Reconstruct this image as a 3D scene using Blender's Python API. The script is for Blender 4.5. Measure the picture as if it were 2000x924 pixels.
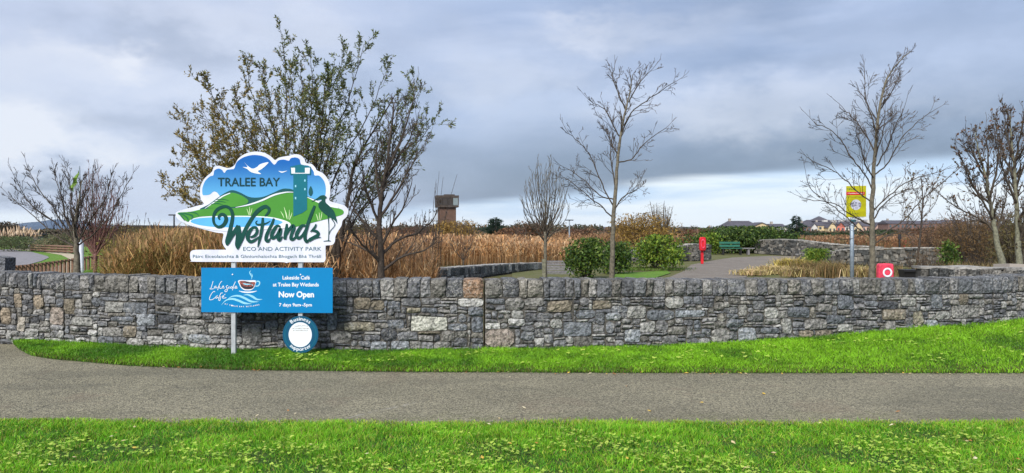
import bpy, bmesh, math, random
import numpy as np
from mathutils import Vector, noise

for _o in list(bpy.data.objects):
    bpy.data.objects.remove(_o)
R = random.Random(7)
rng = np.random.default_rng(7)
SC = bpy.context.scene
COL = SC.collection
F = 1570.0          # focal length in photo pixels
HZ = 450.0          # horizon row
EYE = 1.6

# ------------------------------------------------------------------ camera
cam_d = bpy.data.cameras.new('camera')
cam = bpy.data.objects.new('camera', cam_d)
COL.objects.link(cam)
cam.location = (0, 0, EYE)
cam.rotation_euler = (math.radians(90), 0, 0)
cam_d.sensor_width = 36.0
cam_d.lens = F / 2000.0 * 36.0
cam_d.shift_y = -(462.0 - HZ) / 2000.0
cam_d.clip_start = 0.1
cam_d.clip_end = 30000.0
SC.camera = cam

# ------------------------------------------------------------------ world + sun
SUN_EL, SUN_AZ = math.radians(38), math.radians(205)      # azimuth clockwise from +Y (behind the camera, to the left)
W = bpy.data.worlds.new("World")
SC.world = W
W.use_nodes = True
nt = W.node_tree
nt.nodes.clear()

class NG:
    """tiny node expression helper"""
    def __init__(s, tree): s.t = tree
    def n(s, kind, **kw):
        nd = s.t.nodes.new(kind)
        for k, v in kw.items(): setattr(nd, k, v)
        return nd
    def link(s, a, b): s.t.links.new(a, b)
    def put(s, sock, v):
        if v is None: return
        if isinstance(v, (int, float)): sock.default_value = v
        elif isinstance(v, (tuple, list)):
            sock.default_value = tuple(v) + ((1.0,) if len(v) == 3 and len(sock.default_value) == 4 else ())
        else: s.link(v, sock)
    def m(s, op, a, b=None, c=None, clamp=False):
        nd = s.n('ShaderNodeMath', operation=op, use_clamp=clamp)
        s.put(nd.inputs[0], a); s.put(nd.inputs[1], b)
        if c is not None: s.put(nd.inputs[2], c)
        return nd.outputs[0]
    def step(s, v, lo, hi, a=0.0, b=1.0):
        nd = s.n('ShaderNodeMapRange', interpolation_type='SMOOTHSTEP')
        s.put(nd.inputs[0], v); s.put(nd.inputs[1], lo); s.put(nd.inputs[2], hi); s.put(nd.inputs[3], a); s.put(nd.inputs[4], b)
        return nd.outputs[0]
    def mix(s, f, a, b, blend='MIX'):
        nd = s.n('ShaderNodeMix', data_type='RGBA', blend_type=blend)
        s.put(nd.inputs[0], f); s.put(nd.inputs[6], a); s.put(nd.inputs[7], b)
        return nd.outputs[2]
    def xyz(s, x, y, z):
        nd = s.n('ShaderNodeCombineXYZ'); s.put(nd.inputs[0], x); s.put(nd.inputs[1], y); s.put(nd.inputs[2], z)
        return nd.outputs[0]
    def noise(s, vec, scale, detail=4, rough=0.5, dist=0.0):
        nd = s.n('ShaderNodeTexNoise'); s.put(nd.inputs['Vector'], vec)
        nd.inputs['Scale'].default_value = scale; nd.inputs['Detail'].default_value = detail
        nd.inputs['Roughness'].default_value = rough; nd.inputs['Distortion'].default_value = dist
        return nd.outputs[0]
    def vor(s, vec, scale, feature='F1', out=0):
        nd = s.n('ShaderNodeTexVoronoi', feature=feature); s.put(nd.inputs['Vector'], vec)
        nd.inputs['Scale'].default_value = scale
        return nd.outputs[out]

g = NG(nt)
tc = g.n('ShaderNodeTexCoord')
sep = g.n('ShaderNodeSeparateXYZ'); g.link(tc.outputs['Generated'], sep.inputs[0])
sx, sy, sz = sep.outputs
hyp = g.m('SQRT', g.m('ADD', g.m('MULTIPLY', sx, sx), g.m('MULTIPLY', sy, sy)))
az = g.m('ARCTAN2', sx, sy)
tt = g.m('DIVIDE', sz, g.m('MAXIMUM', hyp, 0.02))
# flattening projection: cloud base seen from below, softened near the horizon
den = g.m('ADD', g.m('MAXIMUM', sz, 0.0), 0.22)
cv = g.xyz(g.m('DIVIDE', sx, den), g.m('DIVIDE', sy, den), 0.0)
n1 = g.noise(cv, 1.1, 5, 0.5, 0.4)
n2 = g.noise(g.xyz(g.m('MULTIPLY', az, 1.6), g.m('MULTIPLY', tt, 6.0), 3.7), 2.6, 5, 0.52, 0.3)
n3 = g.noise(g.xyz(g.m('MULTIPLY', az, 1.2), g.m('MULTIPLY', tt, 9.0), 9.1), 3.0, 4, 0.5, 0.2)
# the edge of the heavy cloud bank
edge = g.m('ADD', g.m('MULTIPLY', g.m('SINE', g.m('ADD', g.m('MULTIPLY', az, 3.0), -0.28)), 0.035), 0.05)
edge = g.m('ADD', edge, g.m('MULTIPLY', g.m('SUBTRACT', n3, 0.5), 0.028))
above = g.step(g.m('SUBTRACT', tt, edge), -0.008, 0.008)
bank = g.step(g.m('SUBTRACT', tt, edge), 0.012, 0.135, 1.0, 0.0)              # darkest just over the edge
right = g.step(az, -0.25, 0.05)
wn1 = g.noise(g.xyz(g.m('MULTIPLY', az, 5.0), g.m('MULTIPLY', tt, 9.0), 1.3), 1.6, 6, 0.6)
wn2 = g.noise(g.xyz(g.m('MULTIPLY', az, 5.0), g.m('MULTIPLY', tt, 9.0), 7.9), 1.6, 6, 0.6)
wa = g.m('ADD', az, g.m('MULTIPLY', g.m('SUBTRACT', wn1, 0.5), 0.34))
wt = g.m('ADD', tt, g.m('MULTIPLY', g.m('SUBTRACT', wn2, 0.5), 0.13))
def blob(px, py, w, h):
    a0 = math.atan((px - 1000) / F); t0 = (HZ - py) / F * math.cos(a0)
    dx = g.m('MULTIPLY', g.m('SUBTRACT', wa, a0), F / w); dy = g.m('MULTIPLY', g.m('SUBTRACT', wt, t0), F / h)
    return g.m('EXPONENT', g.m('MULTIPLY', g.m('ADD', g.m('MULTIPLY', dx, dx), g.m('MULTIPLY', dy, dy)), -1.0))
def blobs(lst):
    acc = None
    for px, py, w, h, k in lst:
        v = g.m('MULTIPLY', blob(px, py, w, h), k); acc = v if acc is None else g.m('ADD', acc, v)
    return g.m('MINIMUM', acc, 1.0)
vl = g.mix(g.step(n1, 0.36, 0.62), (0.30, 0.39, 0.59), (0.48, 0.58, 0.80))
vl = g.mix(g.m('MULTIPLY', g.step(n2, 0.42, 0.66), 0.55), vl, (0.58, 0.67, 0.88))
vl = g.mix(g.m('MULTIPLY', g.step(az, 0.05, -0.45), 0.65), vl, (0.65, 0.71, 0.87))
vl = g.mix(blobs([(60, 355, 110, 16, 0.8), (330, 75, 150, 42, 0.55), (230, 225, 120, 40, 0.45), (880, 350, 130, 55, 0.55), (1130, 150, 200, 35, 0.35), (1850, 40, 300, 50, 0.4), (1450, 20, 200, 40, 0.35), (1230, 90, 130, 30, 0.35), (1600, 130, 180, 30, 0.4), (730, 170, 110, 40, 0.35)]), vl, (0.24, 0.30, 0.43))
vl = g.mix(g.m('MULTIPLY', g.m('MULTIPLY', bank, right), g.step(wn1, 0.2, 0.55, 0.72, 0.98)), vl, (0.165, 0.22, 0.335))
vl = g.mix(blobs([(90, 120, 150, 40, 0.45), (20, 240, 120, 42, 0.9), (230, 108, 70, 26, 0.8), (130, 300, 190, 24, 0.85), (500, 40, 200, 60, 0.3), (430, 180, 110, 50, 0.4), (1120, 60, 90, 26, 0.35), (640, 60, 160, 60, 0.25), (1250, 60, 170, 36, 0.30), (960, 150, 130, 70, 0.4), (1330, 215, 200, 40, 0.45), (1650, 200, 200, 40, 0.3), (-350, 200, 200, 120, 0.7)]), vl, (0.80, 0.83, 0.92))
low = g.mix(g.step(n3, 0.42, 0.6), (0.55, 0.72, 0.96), (0.90, 0.98, 1.06))
low = g.mix(g.step(tt, 0.03, 0.0), low, (0.92, 0.99, 1.06))
cloud = g.mix(above, low, vl)
sky = g.n('ShaderNodeTexSky', sky_type='NISHITA', sun_disc=False)
sky.sun_elevation = SUN_EL; sky.sun_rotation = SUN_AZ
sky.air_density = 1.0; sky.dust_density = 1.0
b1 = g.n('ShaderNodeBackground'); g.link(sky.outputs[0], b1.inputs[0]); b1.inputs[1].default_value = 0.08
b2 = g.n('ShaderNodeBackground'); g.link(cloud, b2.inputs[0]); b2.inputs[1].default_value = 0.30
mx = g.n('ShaderNodeMixShader'); mx.inputs[0].default_value = 0.93
g.link(b1.outputs[0], mx.inputs[1]); g.link(b2.outputs[0], mx.inputs[2])
wo = g.n('ShaderNodeOutputWorld'); g.link(mx.outputs[0], wo.inputs[0])

sl = bpy.data.lights.new('sun', 'SUN'); sl.energy = 1.5; sl.angle = math.radians(24); sl.color = (1.0, 0.95, 0.87)
sun = bpy.data.objects.new('sun', sl); COL.objects.link(sun)
sun.rotation_euler = Vector((-math.sin(SUN_AZ) * math.cos(SUN_EL), -math.cos(SUN_AZ) * math.cos(SUN_EL), -math.sin(SUN_EL))).to_track_quat('-Z', 'Y').to_euler()

SC.view_settings.view_transform = 'Standard'
SC.view_settings.look = 'None'
SC.view_settings.gamma = 1.0
SC.view_settings.exposure = 1.75

# ------------------------------------------------------------------ helpers
def at(px, py, Y):
    return Vector(((px - 1000.0) / F * Y, Y, EYE - (py - HZ) / F * Y))
def on_ground(px, py, z=0.0):
    Y = (EYE - z) * F / (py - HZ)
    return Vector(((px - 1000.0) / F * Y, Y, z))
def tag(o, label=None, cat=None, group=None, kind=None):
    if label: o['label'] = label
    if cat: o['category'] = cat
    if group: o['group'] = group
    if kind: o['kind'] = kind
    return o
WP = {}
def empty(name, loc, label, cat, group=None):
    o = bpy.data.objects.new(name, None); COL.objects.link(o)
    o.empty_display_size = 0.2
    o.location = loc; WP[o.name] = Vector(loc)
    return tag(o, label, cat, group)
def link_mesh(name, me, mat=None, parent=None, origin=None):
    o = bpy.data.objects.new(name, me); COL.objects.link(o)
    if mat is not None and not me.materials:
        me.materials.append(mat)
    if parent is not None:
        o.parent = parent
        if origin is not None: o.location = Vector(origin) - WP[parent.name]
        WP[o.name] = WP[parent.name] + o.location
    else:
        o.location = Vector(origin) if origin is not None else (0, 0, 0)
        WP[o.name] = Vector(o.location)
    return o
def mesh_obj(name, verts, faces, mat, parent=None, origin=None, smooth=False, cols=None):
    """verts in world space; stored relative to origin (or to the parent's place)."""
    org = Vector(origin) if origin is not None else (WP[parent.name] if parent is not None else Vector((0, 0, 0)))
    me = bpy.data.meshes.new(name)
    v = np.asarray(verts, dtype=np.float64) - np.array(org)
    if isinstance(faces, np.ndarray):
        nf, k = faces.shape
        me.vertices.add(len(v)); me.vertices.foreach_set('co', v.astype(np.float32).ravel())
        me.loops.add(nf * k); me.loops.foreach_set('vertex_index', faces.astype(np.int32).ravel())
        me.polygons.add(nf)
        me.polygons.foreach_set('loop_start', np.arange(0, nf * k, k, dtype=np.int32))
        me.polygons.foreach_set('loop_total', np.full(nf, k, dtype=np.int32))
        me.update(calc_edges=True)
    else:
        me.from_pydata([tuple(p) for p in v], [], faces)
    if smooth: me.polygons.foreach_set('use_smooth', [True] * len(me.polygons))
    if cols is not None:
        at_ = me.color_attributes.new('Col', 'FLOAT_COLOR', 'POINT')
        c = np.ones((len(v), 4), dtype=np.float32); c[:, :3] = np.asarray(cols)
        at_.data.foreach_set('color', c.ravel())
    return link_mesh(name, me, mat, parent, org)

class MB:
    """collects simple shapes in world space"""
    def __init__(s): s.v = []; s.f = []; s.c = []
    def add(s, vs, fs, col=None):
        k = len(s.v); s.v.extend([tuple(p) for p in vs]); s.f.extend([tuple(i + k for i in f) for f in fs])
        if col is not None: s.c.extend([col] * len(vs))
    def box(s, c, size, rz=0.0, col=None, jit=0.0, tilt=0.0):
        cx, cy, cz = c; hx, hy, hz = size[0] / 2, size[1] / 2, size[2] / 2
        ca, sa = math.cos(rz), math.sin(rz)
        vs = []
        for dz in (-hz, hz):
            for dx, dy in ((-hx, -hy), (hx, -hy), (hx, hy), (-hx, hy)):
                x, y = dx + tilt * dz, dy
                j = [R.uniform(-jit, jit) for _ in range(3)] if jit else (0, 0, 0)
                vs.append((cx + x * ca - y * sa + j[0], cy + x * sa + y * ca + j[1], cz + dz + j[2]))
        s.add(vs, [(0, 3, 2, 1), (4, 5, 6, 7), (0, 1, 5, 4), (1, 2, 6, 5), (2, 3, 7, 6), (3, 0, 4, 7)], col)
        return s
    def tube(s, pts, rad, sides=6, col=None, cap=True):
        n = len(pts)
        if not isinstance(rad, (list, tuple)): rad = [rad] * n
        rings = []
        prev = None
        for i in range(n):
            a = pts[max(i - 1, 0)]; b = pts[min(i + 1, n - 1)]
            d = (Vector(b) - Vector(a))
            d = d.normalized() if d.length > 1e-9 else Vector((0, 0, 1))
            ref = Vector((0.3, 0.95, 0.05)) if abs(d.y) < 0.9 else Vector((1, 0, 0))
            u = d.cross(ref).normalized(); w = d.cross(u)
            ring = []
            for k in range(sides):
                t = 2 * math.pi * k / sides
                ring.append(Vector(pts[i]) + (u * math.cos(t) + w * math.sin(t)) * rad[i])
            rings.append(ring)
        vs = [p for r in rings for p in r]
        fs = []
        for i in range(n - 1):
            for k in range(sides):
                k2 = (k + 1) % sides
                fs.append((i * sides + k, i * sides + k2, (i + 1) * sides + k2, (i + 1) * sides + k))
        if cap:
            fs.append(tuple(range(sides))[::-1]); fs.append(tuple((n - 1) * sides + k for k in range(sides)))
        s.add(vs, fs, col)
        return s
    def build(s, name, mat, parent=None, origin=None, smooth=False):
        return mesh_obj(name, s.v, s.f, mat, parent, origin, smooth, s.c if s.c else None)

# ------------------------------------------------------------------ materials
MATS = {}
def newmat(name):
    m = bpy.data.materials.new(name); m.use_nodes = True
    t = m.node_tree; t.nodes.clear()
    q = NG(t)
    out = q.n('ShaderNodeOutputMaterial')
    bs = q.n('ShaderNodeBsdfPrincipled')
    q.link(bs.outputs[0], out.inputs[0])
    MATS[name] = m
    return m, q, bs, out
def pos(q): return q.n('ShaderNodeNewGeometry').outputs['Position']
def bump(q, bs, h, strength, dist):
    b = q.n('ShaderNodeBump'); b.inputs['Strength'].default_value = strength; b.inputs['Distance'].default_value = dist
    q.put(b.inputs['Height'], h); q.link(b.outputs[0], bs.inputs['Normal'])
def simple(name, c, rough=0.6, metal=0.0, var=0.12, scale=8.0, bmp=0.0, bd=0.01, spec=0.5):
    m, q, bs, _ = newmat(name)
    p = pos(q)
    n = q.noise(p, scale, 5, 0.6)
    lo = tuple(x * (1 - var) for x in c); hi = tuple(min(1, x * (1 + var)) for x in c)
    q.put(bs.inputs['Base Color'], q.mix(q.step(n, 0.3, 0.7), lo, hi))
    bs.inputs['Roughness'].default_value = rough; bs.inputs['Metallic'].default_value = metal
    bs.inputs['Specular IOR Level'].default_value = spec
    if bmp: bump(q, bs, q.noise(p, scale * 4, 5, 0.65), bmp, bd)
    return m
def attr_mat(name, rough=0.7, transl=0.0, var=0.25, scale=30.0, bmp=0.0, gain=1.0):
    """base colour from the per-piece colour attribute with a little grain"""
    m, q, bs, out = newmat(name)
    a = q.n('ShaderNodeAttribute', attribute_name='Col').outputs[0]
    p = pos(q)
    n = q.noise(p, scale, 3, 0.6)
    v = q.step(n, 0.3, 0.7, (1 - var) * gain, (1 + var) * gain)
    mul = q.n('ShaderNodeVectorMath', operation='SCALE'); q.link(a, mul.inputs[0]); q.link(v, mul.inputs[3])
    q.link(mul.outputs[0], bs.inputs['Base Color'])
    bs.inputs['Roughness'].default_value = rough
    bs.inputs['Specular IOR Level'].default_value = 0.3
    if bmp: bump(q, bs, q.noise(p, scale * 3, 4, 0.6), bmp, 0.01)
    if transl:
        tr = q.n('ShaderNodeBsdfTranslucent'); q.link(mul.outputs[0], tr.inputs[0])
        ms = q.n('ShaderNodeMixShader'); ms.inputs[0].default_value = transl
        q.link(bs.outputs[0], ms.inputs[1]); q.link(tr.outputs[0], ms.inputs[2]); q.link(ms.outputs[0], out.inputs[0])
    return m

M_LEAF = attr_mat('leaf', 0.55, 0.3, 0.2, 20)
M_GRASS = attr_mat('grass_blade', 0.5, 0.35, 0.15, 3)
M_REED = attr_mat('reed_blade', 0.75, 0.3, 0.2, 4)
M_RUBBLE = attr_mat('rubble_stone', 0.9, 0.0, 0.4, 9, 0.8)

# ---- wall stone: colour of each stone from its object colour
def stone_mat(name='limestone', attr=False):
    m, q, bs, _ = newmat(name)
    oc = q.n('ShaderNodeAttribute', attribute_name='Col').outputs[0] if attr else q.n('ShaderNodeObjectInfo').outputs['Color']
    p = pos(q)
    n1 = q.noise(p, 22, 8, 0.68, 0.5)
    n2 = q.noise(p, 90, 4, 0.7)
    n3 = q.noise(p, 9, 7, 0.62, 1.4)
    sc = q.m('MULTIPLY', q.step(n1, 0.30, 0.70, 0.30, 1.55), q.step(n2, 0.25, 0.75, 0.72, 1.28))
    mul = q.n('ShaderNodeVectorMath', operation='SCALE'); q.link(oc, mul.inputs[0]); q.link(sc, mul.inputs[3])
    # pale calcite streaks and lichen
    vein = q.step(q.m('ABSOLUTE', q.m('SUBTRACT', n3, 0.5)), 0.0, 0.02, 1.0, 0.0)
    lich = q.m('MULTIPLY', q.step(q.noise(p, 3.1, 5, 0.7, 0.6), 0.56, 0.66), q.step(n1, 0.42, 0.56))
    c = q.mix(q.m('MULTIPLY', vein, q.step(q.noise(p, 2.0, 3), 0.44, 0.6, 0.0, 0.6)), mul.outputs[0], (0.60, 0.58, 0.54))
    c = q.mix(q.m('MULTIPLY', lich, 0.5), c, (0.50, 0.49, 0.45))
    dark = q.m('MULTIPLY', q.step(q.noise(p, 5.3, 6, 0.7), 0.56, 0.68), 0.5)
    c = q.mix(dark, c, (0.045, 0.047, 0.048))
    q.put(bs.inputs['Base Color'], c)
    bs.inputs['Roughness'].default_value = 0.88
    bs.inputs['Specular IOR Level'].default_value = 0.2
    h = q.m('ADD', q.m('MULTIPLY', n1, 0.8), q.m('MULTIPLY', q.vor(p, 26, 'F1'), 0.8))
    h = q.m('ADD', h, q.m('MULTIPLY', n2, 0.35))
    bump(q, bs, h, 1.0, 0.022)
    return m
M_STONE = stone_mat(); M_STONE_SMALL = stone_mat('limestone_chips', True)
M_MORTAR = simple('mortar', (0.085, 0.08, 0.07), 0.95, 0, 0.5, 14, 0.9, 0.02)

def path_mat():
    m, q, bs, _ = newmat('worn_asphalt')
    p = pos(q)
    sep = q.n('ShaderNodeSeparateXYZ'); q.link(p, sep.inputs[0])
    v = q.vor(p, 92, 'F1', 1)
    sv = q.n('ShaderNodeSeparateColor'); q.link(v, sv.inputs[0])
    c = q.mix(q.step(sv.outputs[0], 0.1, 0.95), (0.066, 0.059, 0.036), (0.292, 0.263, 0.172))
    c = q.mix(q.step(q.noise(p, 160, 2), 0.55, 0.7, 0, 0.5), c, (0.60, 0.57, 0.48))
    big = q.step(q.noise(p, 0.55, 5, 0.6), 0.3, 0.7, 0.84, 1.16)
    mul = q.n('ShaderNodeVectorMath', operation='SCALE'); q.link(c, mul.inputs[0]); q.link(big, mul.inputs[3])
    c = mul.outputs[0]
    # moss and grime along the lawn side
    ny = q.m('ADD', sep.outputs[1], q.m('MULTIPLY', q.noise(p, 1.6, 5, 0.65), 1.3))
    moss = q.m('MULTIPLY', q.step(ny, 7.9, 7.15), q.step(q.noise(p, 9, 5, 0.7), 0.4, 0.62))
    c = q.mix(q.m('MULTIPLY', moss, 0.6), c, (0.13, 0.14, 0.045))
    rust = q.m('MULTIPLY', q.step(q.noise(p, 1.1, 5, 0.7, 0.7), 0.54, 0.68), 0.35)
    c = q.mix(rust, c, (0.17, 0.125, 0.085))
    # faint pale scrape running across the path
    ln = q.m('SUBTRACT', sep.outputs[1], q.m('ADD', q.m('MULTIPLY', sep.outputs[0], 1.15), 8.55))
    ln = q.m('ADD', ln, q.m('MULTIPLY', q.noise(p, 3, 4), 0.12))
    lm = q.m('MULTIPLY', q.step(q.m('ABSOLUTE', ln), 0.0, 0.05, 1, 0), q.m('MULTIPLY', q.step(sep.outputs[0], -0.75, -1.0), q.step(q.noise(p, 20, 3), 0.38, 0.6)))
    c = q.mix(q.m('MULTIPLY', lm, 0.45), c, (0.40, 0.38, 0.35))
    crk = q.n('ShaderNodeTexVoronoi', feature='DISTANCE_TO_EDGE')
    wp_ = q.n('ShaderNodeVectorMath', operation='ADD'); q.link(p, wp_.inputs[0])
    nn_ = q.n('ShaderNodeTexNoise'); q.link(p, nn_.inputs['Vector']); nn_.inputs['Scale'].default_value = 1.7; nn_.inputs['Detail'].default_value = 5; q.link(nn_.outputs['Color'], wp_.inputs[1])
    q.link(wp_.outputs[0], crk.inputs['Vector']); crk.inputs['Scale'].default_value = 0.42
    cm = q.m('MULTIPLY', q.step(crk.outputs[0], 0.0, 0.009, 1.0, 0.0), q.step(q.noise(p, 0.9, 4), 0.48, 0.6))
    c = q.mix(q.m('MULTIPLY', cm, 0.55), c, (0.035, 0.033, 0.025))
    damp = q.m('MULTIPLY', q.step(q.noise(q.xyz(q.m('MULTIPLY', sep.outputs[0], 0.35), sep.outputs[1], 2.0), 1.3, 5, 0.6), 0.50, 0.66), 0.34)
    c = q.mix(damp, c, (0.075, 0.072, 0.052))
    q.put(bs.inputs['Base Color'], c)
    bs.inputs['Roughness'].default_value = 0.9
    bump(q, bs, q.m('ADD', q.vor(p, 95, 'F1'), q.noise(p, 40, 3)), 0.7, 0.008)
    return m
M_PATH = path_mat()

def soil_mat(name, a, b, c3, s=1.0):
    m, q, bs, _ = newmat(name)
    p = pos(q)
    c = q.mix(q.step(q.noise(p, 1.2 * s, 6, 0.65), 0.35, 0.65), a, b)
    c = q.mix(q.step(q.noise(p, 14 * s, 5, 0.7), 0.48, 0.66), c, c3)
    q.put(bs.inputs['Base Color'], c); bs.inputs['Roughness'].default_value = 0.95
    bs.inputs['Specular IOR Level'].default_value = 0.2
    bump(q, bs, q.noise(p, 30 * s, 5, 0.7), 0.8, 0.03)
    return m
M_GROUND = soil_mat('rough_ground', (0.10, 0.075, 0.03), (0.07, 0.085, 0.025), (0.16, 0.11, 0.05), 0.6)
M_TURF = soil_mat('turf_soil', (0.035, 0.07, 0.012), (0.05, 0.10, 0.016), (0.03, 0.045, 0.012))
M_LAWN = soil_mat('mown_grass', (0.09, 0.20, 0.025), (0.14, 0.25, 0.035), (0.11, 0.17, 0.03))
M_MOSS = soil_mat('mossy_gravel', (0.11, 0.12, 0.04), (0.15, 0.13, 0.07), (0.09, 0.12, 0.03))
M_GRAVEL = soil_mat('gravel', (0.19, 0.165, 0.14), (0.235, 0.21, 0.18), (0.15, 0.13, 0.11), 1.0)
M_TARMAC = simple('car_park_tarmac', (0.21, 0.20, 0.21), 0.9, 0, 0.15, 2.0, 0.4)
M_PALE = simple('pale_path', (0.42, 0.36, 0.25), 0.95, 0, 0.2, 3.0)
M_BARK = simple('dark_bark', (0.046, 0.035, 0.027), 0.9, 0, 0.45, 25, 0.8, 0.01)
M_BARKG = simple('grey_green_bark', (0.125, 0.112, 0.082), 0.9, 0, 0.4, 18, 0.8, 0.01)
M_BARKL = simple('lichened_bark', (0.17, 0.17, 0.12), 0.9, 0, 0.35, 22, 0.8, 0.01)
M_LIMB = simple('limb_silhouette_bark', (0.055, 0.044, 0.033), 0.9, 0, 0.4, 25, 0.6, 0.01)  # darker than the trunk bark: silhouette against the sky put into the colour
M_TWIG = simple('twig_bark', (0.060, 0.046, 0.036), 0.9, 0, 0.3, 30)
M_TWIGR = simple('reddish_twig', (0.155, 0.075, 0.065), 0.85, 0, 0.3, 30)
M_WOOD = simple('weathered_wood', (0.15, 0.085, 0.055), 0.85, 0, 0.35, 14, 0.5)
M_WOODG = simple('grey_wood', (0.16, 0.155, 0.165), 0.85, 0, 0.3, 14, 0.5)
M_ALU = simple('aluminium', (0.50, 0.53, 0.56), 0.45, 0.55, 0.12, 12)
M_GALV = simple('galvanised_steel', (0.28, 0.34, 0.40), 0.5, 0.4, 0.15, 12)
M_WHITE = simple('sign_white', (0.62, 0.65, 0.76), 0.6, 0, 0.09, 5, spec=0.15)
M_WHITEP = simple('white_print', (0.68, 0.73, 0.80), 0.6, 0, 0.02, 3, spec=0.15)
M_NAVY = simple('dark_teal_print', (0.006, 0.045, 0.06), 0.6, 0, 0.05, 3, spec=0.15)
M_SCRIPT = simple('script_green_print', (0.006, 0.06, 0.05), 0.6, 0, 0.1, 6, spec=0.15)
M_GREY = simple('grey_print', (0.05, 0.13, 0.16), 0.6, 0, 0.05, 3, spec=0.15)
M_HILLD = simple('hill_shadow_print', (0.012, 0.085, 0.095), 0.6, 0, 0.05, 3, spec=0.15)
M_GREENP = simple('green_print', (0.065, 0.26, 0.04), 0.6, 0, 0.08, 1.5, spec=0.15)
M_GREEND = simple('deep_green_print', (0.015, 0.13, 0.055), 0.6, 0, 0.05, 3, spec=0.15)
M_LIME = simple('pale_green_print', (0.55, 0.72, 0.42), 0.6, 0, 0.05, 3, spec=0.15)
M_POND = simple('pond_print', (0.11, 0.42, 0.85), 0.6, 0, 0.1, 1.5, spec=0.15)
M_TEAL = simple('teal_print', (0.008, 0.14, 0.19), 0.6, 0, 0.05, 3, spec=0.15)
M_CYAN = simple('cyan_panel', (0.002, 0.19, 0.45), 0.6, 0, 0.06, 1.2, spec=0.15)
M_LCYAN = simple('light_cyan_print', (0.26, 0.58, 0.74), 0.6, 0, 0.05, 3, spec=0.15)
M_BADGE = simple('badge_blue', (0.006, 0.075, 0.15), 0.6, 0, 0.06, 3, spec=0.15)
M_CUP = simple('cup_picture', (0.22, 0.06, 0.05), 0.4, 0, 0.8, 60)
M_DARKP = simple('dark_print', (0.02, 0.02, 0.03), 0.4, 0, 0.2, 20)
M_RED = simple('red_plastic', (0.52, 0.02, 0.03), 0.6, 0, 0.12, 5, spec=0.15)
M_PINK = simple('faded_red_plastic', (0.62, 0.055, 0.10), 0.6, 0, 0.25, 7, spec=0.15)
M_YEL = simple('yellow_panel', (0.42, 0.40, 0.012), 0.6, 0, 0.12, 6, spec=0.15)
M_BLACK = simple('black_plastic', (0.012, 0.012, 0.014), 0.5)
M_BENCH = simple('bench_green', (0.02, 0.13, 0.09), 0.5, 0, 0.2, 6)
M_FLAG = simple('flag_green', (0.11, 0.21, 0.015), 0.7, 0, 0.3, 3)
M_BRICK = simple('tower_brick', (0.105, 0.060, 0.042), 0.9, 0, 0.2, 0.6)
M_CONC = simple('concrete', (0.30, 0.27, 0.24), 0.85, 0, 0.15, 0.5)
M_GLASS = simple('dark_glass', (0.05, 0.075, 0.09), 0.08, 0.0, 0.1, 1, spec=1.0)
M_CONCD = simple('weathered_deck', (0.06, 0.046, 0.038), 0.9, 0, 0.2, 0.5)
M_SLATE = simple('slate_roof', (0.075, 0.07, 0.085), 0.8, 0, 0.2, 0.5)
M_MTN = simple('mountain_haze_blue', (0.028, 0.055, 0.105), 0.95, 0, 0.3, 0.004)  # blue of distance haze put into the base colour, besides the air volume
M_TREEFAR = simple('far_wood', (0.10, 0.06, 0.035), 0.95, 0, 0.6, 0.12)

# sky part of the sign: printed gradient, dark at the top
def blue_mat():
    m, q, bs, _ = newmat('sky_blue_print')
    sp = q.n('ShaderNodeSeparateXYZ'); q.link(pos(q), sp.inputs[0])
    q.put(bs.inputs['Base Color'], q.mix(q.step(sp.outputs[2], 1.95, 2.5), (0.10, 0.37, 0.66), (0.008, 0.11, 0.40)))
    bs.inputs['Roughness'].default_value = 0.6; bs.inputs['Specular IOR Level'].default_value = 0.15
    return m
M_BLUE = blue_mat()

# ------------------------------------------------------------------ wall line
def curve(xs, ys, smooth=60):
    gx = np.arange(-420, 2600, 1.0)
    gy = np.interp(gx, xs, ys)
    k = np.ones(smooth) / smooth
    gp = np.concatenate([np.full(smooth, gy[0]), gy, np.full(smooth, gy[-1])])
    gs = np.convolve(gp, k, mode='same')[smooth:-smooth]
    return lambda p: float(np.interp(p, gx, gs))
wall_d = curve([-420, -200, 0, 125, 250, 400, 550, 700, 950, 1200, 1400, 1600, 1800, 1940, 2000, 2100, 2400],
               [12.9, 11.9, 11.3, 11.15, 10.85, 10.5, 10.4, 10.38, 10.48, 10.62, 10.8, 11.1, 11.5, 11.9, 12.15, 12.6, 14.0])
wall_top = curve([-420, -200, 0, 125, 400, 700, 950, 1200, 1600, 1800, 1940, 2000, 2400],
                 [518, 524, 530.5, 533.5, 543, 544, 544, 544, 544, 543, 540, 537, 525], 40)
cop_bot = curve([-420, -200, 0, 125, 400, 700, 950, 1200, 1400, 1600, 1800, 1940, 2000, 2400],
                [545, 550, 560, 567, 576, 580, 582, 580, 577, 575.5, 575, 573, 569, 556], 40)
base_py = curve([-420, -200, 0, 125, 400, 700, 950, 1200, 1400, 1600, 1800, 1940, 2000, 2100, 2400],
                [650, 664, 672, 676, 690, 692, 688, 682, 675, 660, 643, 633, 625, 618, 600], 60)
edge_d = curve([-420, 10, 30, 100, 250, 450, 800, 1200, 2000, 2600], [13, 11.2, 10.45, 9.97, 9.48, 9.2, 9.07, 9.0, 8.97, 8.97], 20)
def zz(px, py, d): return EYE - (py - HZ) / F * d
def base_z(px): return max(0.0, zz(px, base_py(px), wall_d(px)))

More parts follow.
